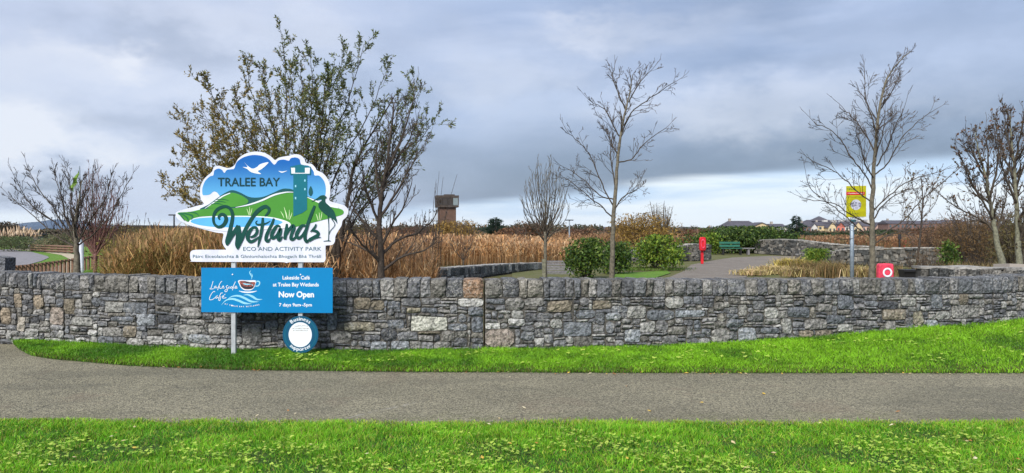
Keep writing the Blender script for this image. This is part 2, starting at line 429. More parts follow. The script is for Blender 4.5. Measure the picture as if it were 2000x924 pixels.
# ------------------------------------------------------------------ ground sheets
def sheet(name, pts, z, mat, label=None, cat=None, kind='structure'):
    o = mesh_obj(name, [(p[0], p[1], z) for p in pts], [tuple(range(len(pts)))], mat)
    tag(o, label, cat, kind=kind)
    return o
gnd = sheet('ground', [(-9000, -300), (9000, -300), (9000, 9500), (-9000, 9500)], -0.06, M_GROUND, 'rough brown green ground reaching to the horizon')
path = sheet('path', [(-14, 5.2), (14, 5.2), (14, 9.4), (6, 10.2), (-4, 11.2), (-6, 11.5), (-14, 14)], 0.0, M_PATH, 'grey brown asphalt path in front of the stone wall')

def verge_pt(px, t):
    de, dw = edge_d(px), wall_d(px) + 0.05
    if px < 26: de = dw
    elif px < 60: de = dw + (de - dw) * math.sqrt((px - 26) / 34.0)
    d = de + (dw - de) * t
    zb = base_z(px)
    z = 0.022 + max(0.0, zb - 0.022) * (t * t * (3 - 2 * t)) + 0.03 * math.sin(math.pi * min(1, t)) * min(1.0, (dw - de))
    if t <= 0.0: z = -0.02
    return Vector(((px - 1000) / F * d, d, z))
vp = []; vf = []
pxs = list(range(26, 2500, 12)); ts = [0.0, 0.03, 0.15, 0.3, 0.45, 0.6, 0.75, 0.9, 1.0]
for px in pxs:
    for t in ts: vp.append(verge_pt(px, t))
for i in range(len(pxs) - 1):
    for j in range(len(ts) - 1):
        a = i * len(ts) + j
        vf.append((a, a + len(ts), a + len(ts) + 1, a + 1))
verge = tag(mesh_obj('verge', vp, vf, M_TURF, smooth=True), 'raised grass verge rising to the right under the stone wall', kind='structure')
def lawn_edge(x):
    return 6.62 + 0.05 * noise.noise(Vector((x * 0.8, 0, 0))) + 0.06 * noise.noise(Vector((x * 3.1, 5, 0))) + (0.12 * max(0.0, (-x - 2.0)) / 2.3)
lp = []; lf_ = []
xs = np.arange(-9, 9.01, 0.15)
for x in xs:
    e = lawn_edge(x)
    for k, dy in enumerate((0.0, 0.04, 0.4, 1.0, 2.0, 6.0, 16.0)):
        lp.append((x, e - dy, (-0.02, 0.02, 0.03, 0.035, 0.03, 0.02, 0.0)[k]))
for i in range(len(xs) - 1):
    for k in range(6):
        a = i * 7 + k
        lf_.append((a, a + 1, a + 8, a + 7))
lawn = tag(mesh_obj('lawn', lp, lf_, M_TURF, smooth=True), 'green lawn in front of the asphalt path', kind='structure')

# ------------------------------------------------------------------ blades
def blades(P, h, w, lean, base_col, tip_col, jitter=0.25, bend=0.5):
    """P (n,3) roots; h,w,lean arrays; colours (n,3)"""
    n = len(P)
    a = rng.uniform(0, 2 * np.pi, n)           # facing
    b = rng.uniform(0, 2 * np.pi, n)           # lean direction
    fx = np.stack([np.cos(a), np.sin(a), np.zeros(n)], 1)
    ln = np.stack([np.cos(b), np.sin(b), np.zeros(n)], 1)
    up = np.array([0, 0, 1.0])
    h_ = h[:, None]; w_ = w[:, None]; l_ = lean[:, None]
    mid = P + up * h_ * 0.55 + ln * h_ * l_ * 0.28
    tip = P + up * h_ * (1 - 0.3 * l_ * bend) + ln * h_ * l_
    V = np.stack([P - fx * w_ * .5, P + fx * w_ * .5, mid + fx * w_ * .42, mid - fx * w_ * .42, tip], 1).reshape(-1, 3)
    i = np.arange(n) * 5
    Fc = np.stack([np.stack([i, i + 1, i + 2], 1), np.stack([i, i + 2, i + 3], 1), np.stack([i + 3, i + 2, i + 4], 1)], 1).reshape(-1, 3)
    k = rng.uniform(1 - jitter, 1 + jitter, (n, 1))
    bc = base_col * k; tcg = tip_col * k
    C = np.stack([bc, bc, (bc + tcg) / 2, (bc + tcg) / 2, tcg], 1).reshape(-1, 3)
    return V, Fc, C
def merge(parts):
    Vs, Fs, Cs = [], [], []; k = 0
    for V, Fc, C in parts:
        Vs.append(V); Fs.append(Fc + k); Cs.append(C); k += len(V)
    return np.concatenate(Vs), np.concatenate(Fs), np.concatenate(Cs)
def vnoise(x, y, s, seed=0.0):
    return np.array([noise.noise(Vector((a * s + seed, b * s, seed))) for a, b in zip(x, y)])
def clovers(P, r):
    """three round leaflets each"""
    parts = []
    n = len(P)
    a0 = rng.uniform(0, 2 * np.pi, n)
    tilt = rng.uniform(-0.35, 0.35, (n, 2))
    g_ = rng.uniform(0.0, 1.0, (n, 1))
    c = np.array([0.28, 0.52, 0.04]) * (1 - g_) + np.array([0.56, 0.68, 0.12]) * g_
    for L in range(3):
        a = a0 + L * 2.094
        ctr = np.stack([np.cos(a), np.sin(a)], 1) * r[:, None] * 1.0
        rim = []
        for q_ in range(6):
            t = a + q_ * np.pi / 3
            pt = ctr + np.stack([np.cos(t), np.sin(t)], 1) * r[:, None] * 0.95
            z = pt[:, 0] * tilt[:, 0] + pt[:, 1] * tilt[:, 1]
            rim.append(np.stack([P[:, 0] + pt[:, 0], P[:, 1] + pt[:, 1], P[:, 2] + z], 1))
        V = np.stack(rim, 1).reshape(-1, 3)
        i = np.arange(n) * 6
        Fc = np.stack([np.stack([i, i + 1, i + 2], 1), np.stack([i, i + 2, i + 3], 1), np.stack([i, i + 3, i + 4], 1), np.stack([i, i + 4, i + 5], 1)], 1).reshape(-1, 3)
        parts.append((V, Fc, np.repeat(c, 6, axis=0)))
    return merge(parts)

# near lawn
n = 150000
d = 4.75 + (6.72 - 4.75) * rng.uniform(0, 1, n) ** 0.85
x = rng.uniform(-0.70, 0.70, n) * (d + 0.4)
keep = d < np.array([lawn_edge(v) for v in x]) + rng.normal(0, 0.045, n)
x, d = x[keep], d[keep]; n = len(x)
pn = vnoise(x, d, 1.7, 3.1); pn2 = vnoise(x, d, 6.0, 8.0)
edge_f = np.clip((np.array([lawn_edge(v) for v in x]) - d) / 0.25, 0, 1)
h = (0.026 + 0.032 * rng.uniform(0, 1, n) + 0.030 * pn + 0.024 * pn2) * (0.55 + 0.45 * edge_f)
P = np.stack([x, d, np.full(n, 0.02)], 1)
gA = np.array([0.07, 0.25, 0.012]); gB = np.array([0.19, 0.46, 0.018]); gY = np.array([0.36, 0.48, 0.05]); gD = np.array([0.28, 0.22, 0.08])
mixv = np.clip(0.5 + 0.9 * pn + 0.25 * rng.normal(0, 1, n), 0, 1)[:, None]
tipc = gA * (1 - mixv) + gB * mixv
yy = (rng.uniform(0, 1, n) < 0.20 + 0.35 * (1 - edge_f))[:, None]
tipc = np.where(yy, gY, tipc)
dd = (rng.uniform(0, 1, n) < 0.06 + 0.10 * (1 - edge_f))[:, None]
tipc = np.where(dd, gD, tipc)
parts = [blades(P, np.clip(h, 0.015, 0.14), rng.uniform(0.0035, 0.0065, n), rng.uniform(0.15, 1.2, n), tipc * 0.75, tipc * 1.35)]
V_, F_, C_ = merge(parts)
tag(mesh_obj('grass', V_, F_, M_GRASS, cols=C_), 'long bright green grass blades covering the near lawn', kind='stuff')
# clover
n = 8000
d = rng.uniform(4.8, 6.2, n); x = rng.uniform(-0.7, 0.7, n) * (d + 0.3)
cn = vnoise(x, d, 1.3, 20.0) + 0.6 * vnoise(x, d, 4.5, 31.0)
keep = (cn + rng.normal(0, 0.12, n) > 0.02 + 0.5 * np.clip(d - 5.5, 0, 1))
x, d = x[keep], d[keep]; n = len(x)
P = np.stack([x, d, 0.055 + rng.uniform(0, 0.045, n)], 1)
V_, F_, C_ = clovers(P, rng.uniform(0.0045, 0.0088, n))
tag(mesh_obj('clover', V_, F_, M_GRASS, cols=C_), 'patches of pale round clover leaves among the near grass', kind='stuff')

# verge grass
n = 150000
px = rng.uniform(24, 2060, n); t = rng.uniform(0.0, 1.0, n)
vz = {}
tab_px = np.arange(24, 2080, 4.0)
tb_de = np.array([verge_pt(p, 0.001).y for p in tab_px]); tb_dw = np.array([verge_pt(p, 1.0).y for p in tab_px])
tb_zb = np.array([base_z(p) for p in tab_px])
de = np.interp(px, tab_px, tb_de); dw = np.interp(px, tab_px, tb_dw); zb = np.interp(px, tab_px, tb_zb)
keep = rng.uniform(0, 1.9, n) < (dw - de) + 0.25
px, t, de, dw, zb = px[keep], t[keep], de[keep], dw[keep], zb[keep]; n = len(px)
d = de + (dw - de) * t
d = np.where(t < 0.05, d - np.abs(rng.normal(0, 0.045, n)), d)
z = 0.015 + np.maximum(0, zb - 0.022) * (t * t * (3 - 2 * t)) + 0.03 * np.sin(np.pi * t) * np.minimum(1, dw - de)
x = (px - 1000) / F * d
pn = vnoise(x, d, 1.3, 5.0); pn2 = vnoise(x, d, 5.0, 2.0)
nearwall = np.exp(-((dw - d) / 0.10)); front = np.clip(t / 0.18, 0, 1)
h = 0.035 + 0.035 * rng.uniform(0, 1, n) + 0.02 * pn + 0.012 * pn2 + 0.065 * nearwall
h = h * (0.7 + 0.3 * front)
lr = np.clip((px - 500) / 900, 0, 1)
mixv = np.clip(0.12 + 0.75 * lr + 1.0 * pn + 0.5 * pn2 + 0.2 * rng.normal(0, 1, n), 0, 1)[:, None]
gA = np.array([0.07, 0.20, 0.014]); gB = np.array([0.26, 0.54, 0.024])
tipc = gA * (1 - mixv) + gB * mixv
brown = rng.uniform(0, 1, n) < (0.04 + 0.34 * (1 - front))
tipc = np.where(brown[:, None], np.array([0.14, 0.13, 0.035]), tipc)
P = np.stack([x, d, z], 1)
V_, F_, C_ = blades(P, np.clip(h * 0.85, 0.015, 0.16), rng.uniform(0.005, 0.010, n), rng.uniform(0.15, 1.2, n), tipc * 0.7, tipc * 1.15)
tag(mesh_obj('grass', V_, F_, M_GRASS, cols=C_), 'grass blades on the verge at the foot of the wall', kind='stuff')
n = 1500
px = rng.uniform(500, 2000, n); t = rng.uniform(0.15, 0.9, n)
de = np.interp(px, tab_px, tb_de); dw = np.interp(px, tab_px, tb_dw); zb = np.interp(px, tab_px, tb_zb)
d = de + (dw - de) * t; x = (px - 1000) / F * d
keep = vnoise(x, d, 1.5, 40.0) + rng.normal(0, 0.15, n) > 0.12
z = 0.06 + np.maximum(0, zb - 0.022) * (t * t * (3 - 2 * t)) + 0.03 * np.sin(np.pi * t)
P = np.stack([x, d, z], 1)[keep]
V_, F_, C_ = clovers(P, rng.uniform(0.008, 0.016, len(P)))
tag(mesh_obj('clover', V_, F_, M_GRASS, cols=C_), 'scattered clover leaves on the grass verge', kind='stuff')
# fallen leaves
mb = MB()
for i in range(110):
    if i < 60: p = Vector((R.uniform(-4.5, 6.2), 0, 0)); p.y = edge_d(1000 + p.x / 9.0 * F) - R.uniform(-0.06, 0.14); p.z = 0.012 + R.uniform(0, 0.01)
    elif i < 75: p = Vector((R.uniform(-5, 5), R.uniform(6.8, 9.0), 0.01))
    else: p = Vector((R.uniform(-3.6, 3.6), R.uniform(4.9, 6.4), 0.075))
    a = R.uniform(0, 6.28); s = R.uniform(0.012, 0.028)
    u = Vector((math.cos(a), math.sin(a), R.uniform(-0.3, 0.3))) * s; w = Vector((-math.sin(a), math.cos(a), R.uniform(-0.2, 0.2))) * s * 0.55
    c = R.choice([(0.62, 0.50, 0.28), (0.66, 0.45, 0.08), (0.45, 0.20, 0.06), (0.70, 0.62, 0.42)])
    mb.add([p - u, p - u * 0.2 + w, p + u, p - u * 0.2 - w, p + Vector((0, 0, s * 0.3))], [(0, 4, 1), (1, 4, 2), (2, 4, 3), (3, 4, 0)], c)
tag(mb.build('fallen_leaves', M_LEAF), 'small yellow and tan leaves fallen along the path edge and lawn', kind='stuff')

# ------------------------------------------------------------------ the stone wall
PAL = [((0.140, 0.145, 0.154), 5), ((0.108, 0.112, 0.121), 4), ((0.19, 0.19, 0.195), 4), ((0.155, 0.150, 0.138), 3), ((0.24, 0.235, 0.225), 2),
       ((0.185, 0.175, 0.155), 1.2), ((0.130, 0.139, 0.153), 3), ((0.28, 0.28, 0.27), 0.8)]
def pick_col(pale=0.0):
    if R.random() < pale: c = R.choice([(0.30, 0.30, 0.29), (0.36, 0.36, 0.35), (0.26, 0.26, 0.25)])
    else: c = R.choices([p[0] for p in PAL], [p[1] for p in PAL])[0]
    k = R.uniform(0.85, 1.18)
    return (c[0] * k, c[1] * k, c[2] * k, 1.0)
TAN = (0.27, 0.225, 0.17); WHT = (0.37, 0.37, 0.36); LGR = (0.28, 0.28, 0.265); BLU = (0.145, 0.158, 0.178); BW = (0.25, 0.27, 0.295)
ORG = (0.27, 0.175, 0.115); PNK = (0.26, 0.22, 0.19); BRN = (0.20, 0.175, 0.135); GRY = (0.22, 0.215, 0.205); DRK = (0.075, 0.08, 0.09); YLW = (0.27, 0.25, 0.19)
# notable stones, (x0, y0, x1, y1, colour) in photo pixels
KEY = [(28, 573, 43, 600, TAN), (64, 577, 88, 602, TAN), (2, 600, 20, 632, TAN), (34, 617, 51, 645, (0.36, 0.33, 0.28)), (98, 600, 122, 634, PNK),
 (127, 585, 147, 615, BRN), (139, 620, 182, 637, LGR), (205, 590, 240, 612, LGR), (242, 591, 290, 611, BLU), (218, 617, 264, 631, BLU), (268, 613, 306, 635, BW),
 (170, 642, 192, 655, WHT), (192, 657, 222, 684, BLU), (127, 663, 163, 683, WHT), (365, 656, 415, 669, BW), (370, 674, 400, 690, LGR), (409, 630, 450, 655, GRY),
 (475, 632, 512, 672, GRY), (498, 664, 530, 680, WHT), (249, 660, 283, 688, LGR), (242, 633, 266, 656, BRN), (203, 642, 238, 655, GRY), (310, 616, 346, 634, DRK), (340, 576, 372, 596, GRY),
 (342, 635, 390, 655, GRY), (352, 602, 392, 620, GRY),
 (805, 615, 871, 645, (0.43, 0.43, 0.38)), (948, 643, 1004, 676, PNK), (893, 581, 944, 599, WHT), (949, 628, 980, 641, (0.48, 0.48, 0.46)), (985, 581, 1021, 607, GRY),
 (1025, 581, 1062, 600, GRY), (1066, 586, 1120, 612, BRN), (690, 583, 722, 607, BRN), (727, 586, 753, 604, BRN), (757, 587, 786, 603, BLU), (793, 602, 820, 613, YLW),
 (822, 600, 854, 612, BLU), (855, 603, 881, 613, GRY), (910, 603, 944, 617, BLU), (916, 618, 945, 648, BLU), (872, 632, 914, 648, BLU), (757, 624, 789, 641, BLU),
 (673, 627, 728, 645, YLW), (745, 644, 778, 665, DRK), (817, 647, 859, 656, BRN), (648, 644, 682, 668, GRY), (725, 666, 757, 687, BW), (761, 668, 803, 688, BW), (850, 666, 879, 686, GRY),
 (640, 602, 660, 645, BLU), (1220, 643, 1250, 671, BW), (1101, 627, 1155, 656, BLU), (1225, 597, 1261, 618, LGR), (1264, 605, 1314, 625, BLU), (1316, 606, 1376, 621, BW),
 (1351, 622, 1374, 645, BLU), (1440, 641, 1478, 667, BW), (1391, 641, 1422, 668, GRY), (1416, 626, 1455, 641, BLU), (1491, 599, 1521, 621, LGR), (1524, 623, 1550, 652, LGR), (1538, 598, 1582, 620, BLU),
 (1485, 637, 1521, 652, BLU), (1441, 606, 1461, 626, GRY), (1182, 607, 1212, 630, BW), (1125, 607, 1161, 623, BLU), (1157, 588, 1196, 605, BRN), (1298, 580, 1336, 602, LGR),
 (1567, 578, 1606, 607, YLW), (1633, 577, 1665, 604, BLU), (1715, 585, 1753, 601, DRK), (1722, 602, 1769, 624, BRN), (1816, 577, 1841, 602, BLU), (1857, 593, 1911, 620, GRY),
 (1569, 620, 1614, 641, GRY), (1614, 615, 1649, 634, BLU), (1635, 634, 1668, 648, LGR), (1728, 625, 1751, 645, GRY), (1807, 624, 1834, 641, BW), (1784, 610, 1806, 635, YLW), (1757, 582, 1789, 595, LGR),
 (1682, 605, 1702, 618, GRY), (1559, 643, 1588, 661, BRN), (1591, 641, 1624, 660, BRN), (1873, 574, 1893, 593, BRN), (1825, 605, 1855, 622, LGR)]
COPKEY = {907: (907, 945, ORG), 125: (125, 152, (0.24, 0.24, 0.25))}

SAMP = np.arange(-420, 2600, 1.0)
WX = np.array([(p - 1000) / F * wall_d(p) for p in SAMP]); WY = np.array([wall_d(p) for p in SAMP])
ARC = np.concatenate([[0], np.cumsum(np.hypot(np.diff(WX), np.diff(WY)))])
def s_of(px): return float(np.interp(px, SAMP, ARC))
def px_of(s): return float(np.interp(s, ARC, SAMP))
def wpt(s, v_z, out):
    """point on the wall face at arc length s, height z, `out` metres proud of the face"""
    x = float(np.interp(s, ARC, WX)); y = float(np.interp(s, ARC, WY))
    x2 = float(np.interp(s + 0.15, ARC, WX)); y2 = float(np.interp(s + 0.15, ARC, WY))
    x1 = float(np.interp(s - 0.15, ARC, WX)); y1 = float(np.interp(s - 0.15, ARC, WY))
    tx, ty = x2 - x1, y2 - y1
    L = math.hypot(tx, ty); tx /= L; ty /= L
    return Vector((x + ty * out, y - tx * out, v_z))
def stone(name, corners, wall, col, depth=0.07, proud=0.02, gap=0.006, rnd=0.25, nx=5, ny=4, rough=0.008, topflat=False, sink=None):
    """corners (s,z): bl, br, tr, tl"""
    (s0, z0), (s1, z1), (s2, z2), (s3, z3) = corners
    w = (s1 - s0 + s2 - s3) / 2; hh = (z3 - z0 + z2 - z1) / 2
    w = max(w, 0.02); hh = max(hh, 0.02)
    ia, ib = 1 - 2 * gap / w, 1 - 2 * gap / hh
    sd = R.uniform(0, 999)
    vs = []
    tiltx = R.uniform(-0.5, 0.5) * proud; tiltz = R.uniform(-0.5, 0.5) * proud
    rr = min(rnd * R.uniform(0.5, 1.3), 0.5)
    asp = w / hh
    for j in range(ny):
        b = -1 + 2 * j / (ny - 1)
        for i in range(nx):
            a = -1 + 2 * i / (nx - 1)
            aa, bb = a, b
            # round the corners
            if abs(a) > 0.99 and abs(b) > 0.99:
                ka = rr * min(1, 1 / asp); kb = rr * min(1, asp)
                aa *= 1 - ka * 0.55; bb *= 1 - kb * 0.55
            u = (aa * ia + 1) / 2; v = (bb * ib + 1) / 2
            ps = (s0 * (1 - u) + s1 * u) * (1 - v) + (s3 * (1 - u) + s2 * u) * v
            pz = (z0 * (1 - u) + z1 * u) * (1 - v) + (z3 * (1 - u) + z2 * u) * v
            inner = (abs(a) < 0.99 and abs(b) < 0.99)
            j1 = noise.noise(Vector((ps * 14, pz * 14, sd))) ; j2 = noise.noise(Vector((ps * 14, pz * 14, sd + 50)))
            e = 0.35 if (topflat and b > 0.99) else 1.0
            ps += j1 * 0.010; pz += j2 * 0.008 * e
            o = proud * (1.0 if inner else 0.35) + a * tiltx + b * tiltz + rough * 1.6 * noise.noise(Vector((ps * 22, pz * 22, sd + 7)))
            vs.append((ps, pz, o))
    ring = [i for i in range(nx)] + [j * nx + nx - 1 for j in range(1, ny)] + [(ny - 1) * nx + i for i in range(nx - 2, -1, -1)] + [j * nx for j in range(ny - 2, 0, -1)]
    W3 = [wpt(*[v[0], v[1], v[2]]) for v in vs]
    fs = []
    for j in range(ny - 1):
        for i in range(nx - 1):
            a = j * nx + i
            fs.append((a, a + 1, a + nx + 1, a + nx))
    k = len(W3)
    for r in ring:
        W3.append(wpt(vs[r][0], vs[r][1], -depth))
    nr = len(ring)
    for q_ in range(nr):
        q2 = (q_ + 1) % nr
        fs.append((ring[q_], k + q_, k + q2, ring[q2]))
    if sink is not None:
        sink.add(W3, fs, tuple(col[:3])); return None
    ctr = wpt((s0 + s1 + s2 + s3) / 4, (z0 + z1 + z2 + z3) / 4, 0)
    o = mesh_obj('stone', W3, fs, M_STONE, wall, origin=ctr)
    o.color = col if len(col) == 4 else (*col, 1.0)
    return o

DEPTH = 0.42
def wall_section(pa, pb, label, cw=0.043, seed=1, big=1.0, pale_base=0.0):
    global R
    R = random.Random(seed)
    sa, sb = s_of(pa), s_of(pb)
    pm = (pa + pb) / 2
    root = empty('stone_wall', wpt((sa + sb) / 2, base_z(pm), 0), label, 'wall')
    # core: mortar bed, slightly behind the stone faces
    mb = MB(); ns = max(2, int((sb - sa) / 0.15)); vs = []
    for i in range(ns + 1):
        s = sa + 0.004 + (sb - sa - 0.008) * i / ns; p = px_of(s)
        zt = zz(p, wall_top(p), wall_d(p)) - 0.022
        vs += [wpt(s, -0.1, -0.012), wpt(s, zt, -0.012), wpt(s, zt, -DEPTH + 0.01), wpt(s, -0.1, -DEPTH + 0.01)]
    fs = []
    for i in range(ns):
        for k in range(4):
            a = i * 4 + k; b = i * 4 + (k + 1) % 4
            fs.append((a, a + 4, b + 4, b))
    fs += [(0, 1, 2, 3), tuple(ns * 4 + k for k in (3, 2, 1, 0))]
    mb.add(vs, fs); mb.build('mortar_core', M_MORTAR, root)
    # coping stones, on edge
    ck = sorted([v for v in COPKEY.values() if pa <= v[0] < pb])
    cuts = []; s = sa + 0.004
    while s < sb - 0.03:
        w = R.choice([0.10, 0.13, 0.16, 0.18, 0.20, 0.22, 0.25]) * big * R.uniform(0.85, 1.15)
        col = pick_col(0.015)
        hit = None
        for v in ck:
            k0 = s_of(v[0]); k1 = s_of(v[1])
            if abs(s - k0) < 0.03 or (s < k0 < s + w):
                if s < k0 - 0.06: w = k0 - s
                else: w = k1 - s; col = v[2]
                break
        if s + w > sb - 0.07: w = sb - 0.004 - s
        cuts.append((s, s + w, col)); s += w
    lean = 0.0
    for (c0, c1, col) in cuts:
        p0, p1 = px_of(c0), px_of(c1)
        j = lambda: R.uniform(-0.008, 0.008)
        nl = R.uniform(-0.012, 0.012)
        zt0 = zz(p0, wall_top(p0), wall_d(p0)) + R.uniform(-0.022, 0.008); zt1 = zz(p1, wall_top(p1), wall_d(p1)) + R.uniform(-0.022, 0.008)
        zb0 = zz(p0, cop_bot(p0), wall_d(p0)) + j(); zb1 = zz(p1, cop_bot(p1), wall_d(p1)) + j()
        stone('stone', [(c0 + lean, zb0), (c1 + nl, zb1), (c1 - nl, zt1), (c0 - lean, zt0)], root, col, depth=DEPTH, proud=R.uniform(0.02, 0.045), gap=0.005, rnd=0.13, nx=5, ny=6, rough=0.012, topflat=True)
        lean = nl
    # rubble body on a warped lattice
    L = sb - sa; nxc = max(2, round(L / cw)); cwx = L / nxc; ch = 0.040
    bot = min(base_z(pa), base_z(pb), base_z(pm)) - 0.06
    topz = lambda p: zz(p, cop_bot(p), wall_d(p)) - 0.002
    H = max(topz(pa), topz(pb), topz(pm)) - bot
    nr = int(H / ch) + 1
    lat = {}
    def lp_(i, j):
        if (i, j) not in lat:
            s = sa + i * cwx; z = topz(px_of(s)) - j * ch
            if 0 < i < nxc: s += 0.016 * noise.noise(Vector((i * 1.7, j * 1.1, seed * 3.3))) * 1.6
            if j > 0: z += 0.014 * noise.noise(Vector((i * 0.55, j * 1.9, seed * 5.1))) * 1.6 + 0.012 * noise.noise(Vector((i * 0.13, j * 0.5, seed)))
            if i == 0: s += 0.004
            if i == nxc: s -= 0.004
            lat[(i, j)] = (s, z)
        return lat[(i, j)]
    occ = np.zeros((nxc, nr), bool)
    stones = []
    for (x0, y0, x1, y1, col) in KEY:
        if not (pa <= x0 and x1 <= pb + 2): continue
        pmid = (x0 + x1) / 2; dd_ = wall_d(pmid)
        i0 = round((s_of(x0) - sa) / cwx); i1 = round((s_of(x1) - sa) / cwx)
        j0 = round((topz(pmid) - zz(pmid, y0, dd_)) / ch); j1 = round((topz(pmid) - zz(pmid, y1, dd_)) / ch)
        i0 = max(0, i0); j0 = max(0, j0); i1 = min(nxc, max(i1, i0 + 1)); j1 = min(nr, max(j1, j0 + 1))
        if i1 <= i0 or j1 <= j0 or occ[i0:i1, j0:j1].any(): continue
        occ[i0:i1, j0:j1] = True
        stones.append((i0, j0, i1, j1, col))
    for j in range(nr):
        for i in range(nxc):
            if occ[i, j]: continue
            if lp_(i, j)[1] < base_z(px_of(lp_(i, j)[0])) - 0.03: continue
            w = R.choices([2, 3, 4, 5, 6, 7], [2.5, 5, 5, 4, 2.4, 1.0])[0]
            hh = R.choices([1, 2, 3, 4], [4.5, 6.5, 2.8, 0.7])[0]
            if hh == 1 and w > 4: w = 4
            if hh >= 3: w = min(w, hh + 3)
            if big < 0.9: w = max(2, w - 1)
            while i + w > nxc or occ[i:i + w, j].any(): w -= 1
            if i + w == nxc - 1 and not occ[nxc - 1, j]: w += 1
            if i + w < nxc - 1 and occ[i + w + 1, j] and not occ[i + w, j]: w += 1
            hh = min(hh, nr - j)
            while occ[i:i + w, j:j + hh].any(): hh -= 1
            hh = max(1, hh)
            if w == 1 and hh > 2: hh = 2
            occ[i:i + w, j:j + hh] = True
            stones.append((i, j, i + w, j + hh, None))
    room = 296 - len(cuts); kept = []
    for st_ in stones:
        z_ = lp_(st_[0], st_[1])[1]
        if z_ >= base_z(px_of(lp_(st_[0], st_[1])[0])) + 0.005: kept.append(st_)
    big_first = set(sorted(kept, key=lambda t_: -(t_[2] - t_[0]) * (t_[3] - t_[1]))[:room]); chips = MB()
    for st_ in stones:
        (i0, j0, i1, j1, col) = st_
        tl, tr, bl, br = lp_(i0, j0), lp_(i1, j0), lp_(i0, j1), lp_(i1, j1)
        if max(tl[1], tr[1]) < base_z(px_of(tl[0])) + 0.005: continue
        p = px_of(tl[0]); zl = (tl[1] + bl[1]) / 2 - base_z(p)
        if col is None:
            col = pick_col(0.03 + (0.28 if zl < 0.22 and p < 560 else 0.0) + (0.10 if zl < 0.45 and p < 260 else 0) + (0.06 if p > 1100 else 0))
        else:
            k = R.uniform(0.92, 1.08); col = (col[0] * k, col[1] * k, col[2] * k, 1)
        area = (i1 - i0) * (j1 - j0)
        stone('stone', [bl, br, tr, tl], root, col, proud=R.uniform(0.004, 0.028), gap=R.uniform(0.003, 0.008), rnd=R.uniform(0.1, 0.6),
              nx=6 if i1 - i0 > 3 else 4, ny=5 if j1 - j0 > 2 else 4, rough=0.010 if area > 4 else 0.006,
              sink=None if st_ in big_first else chips)
    if chips.v:
        o_ = chips.build('small_stones', M_STONE_SMALL, root); o_['kind'] = 'stuff'
    return root
w1 = wall_section(-170, 124.5, 'leftmost stretch of grey limestone wall ending at a dark upright joint beside the path', seed=11, big=0.72)
w2 = wall_section(125.5, 945, 'long grey limestone rubble wall with upright coping stones behind the blue sign', seed=23, big=0.92)
w3 = wall_section(947, 1939, 'grey limestone rubble wall right of the black upright joint above the bright verge', seed=37, big=0.98)
w4 = wall_section(1940, 2200, 'far right end of the roadside rubble wall cut off by the picture edge', seed=41, big=0.8)
R = random.Random(99)

# ------------------------------------------------------------------ prints: outline shapes and brush strokes in a sign plane
def catmull(pts, closed=True, sub=6):
    n = len(pts); out = []
    rng_ = range(n) if closed else range(n - 1)
    for i in rng_:
        if closed: p0, p1, p2, p3 = pts[(i - 1) % n], pts[i], pts[(i + 1) % n], pts[(i + 2) % n]
        else: p0, p1, p2, p3 = pts[max(i - 1, 0)], pts[i], pts[i + 1], pts[min(i + 2, n - 1)]
        for k in range(sub):
            t = k / sub
            out.append(tuple(0.5 * ((2 * b) + (-a + c) * t + (2 * a - 5 * b + 4 * c - d_) * t * t + (-a + 3 * b - 3 * c + d_) * t ** 3) for a, b, c, d_ in zip(p0, p1, p2, p3)))
    if not closed: out.append(tuple(pts[-1]))
    return out
class Plane:
    def __init__(s, Y, x0=0, y0=0, k=1.0): s.Y = Y; s.x0 = x0; s.y0 = y0; s.k = k
    def pt(s, X, Yy, lift=0.0): 
        p = at(s.x0 + X / s.k, s.y0 + Yy / s.k, s.Y); p.y -= lift; return p
def shape(name, pl, pts, lift, mat, parent, smooth=True, thick=0.0012, sub=6):
    q = catmull(pts, True, sub) if smooth else pts
    n = len(q)
    vs = [pl.pt(a, b, lift) for a, b in q] + [pl.pt(a, b, lift - thick) for a, b in q]
    fs = [tuple(range(n)), tuple(range(2 * n - 1, n - 1, -1))] + [(i, (i + 1) % n, n + (i + 1) % n, n + i) for i in range(n)]
    bm_me = bpy.data.meshes.new(name)
    org = WP[parent.name]
    bm_me.from_pydata([tuple(v - org) for v in vs], [], fs)
    bm = bmesh.new(); bm.from_mesh(bm_me)
    bmesh.ops.triangulate(bm, faces=[f for f in bm.faces if len(f.verts) > 4], ngon_method='EAR_CLIP')
    bmesh.ops.recalc_face_normals(bm, faces=bm.faces)
    bm.to_mesh(bm_me); bm.free()
    return link_mesh(name, bm_me, mat, parent, org)
def strokes(name, pl, lines, lift, mat, parent, ws=1.0, sub=6, wdef=10):
    if len(lines) > 1 and (name.startswith(('reed', 'stripe', 'highlight', 'wave', 'heron', 'cup_p', 'steam', 'emblem')) or name == 'script_lettering'):
        for k_, ln_ in enumerate(lines): strokes(name, pl, [ln_], lift + 0.00025 * (k_ % 7), mat, parent, ws, sub, wdef)
        return
    mb = MB()
    for q_, ln in enumerate(lines):
        ln = [(p[0], p[1], p[2] if len(p) > 2 else wdef) for p in ln]
        c = catmull(ln, False, sub)
        L = []; Rr = []
        for i, (a, b, w) in enumerate(c):
            a0, b0 = c[max(i - 1, 0)][:2]; a1, b1 = c[min(i + 1, len(c) - 1)][:2]
            dx, dy = a1 - a0, b1 - b0; l = math.hypot(dx, dy) or 1
            nx_, ny_ = -dy / l, dx / l; w = max(w, 1) * 0.5 * ws
            L.append((a + nx_ * w, b + ny_ * w)); Rr.append((a - nx_ * w, b - ny_ * w))
        n = len(c); lf2 = lift + 0.00025 * (q_ % 7)
        vs = [pl.pt(a, b, lf2) for a, b in L] + [pl.pt(a, b, lf2) for a, b in Rr]
        mb.add(vs, [(i, i + 1, n + i + 1, n + i) for i in range(n - 1)])
    return mb.build(name, mat, parent)
GL = {}
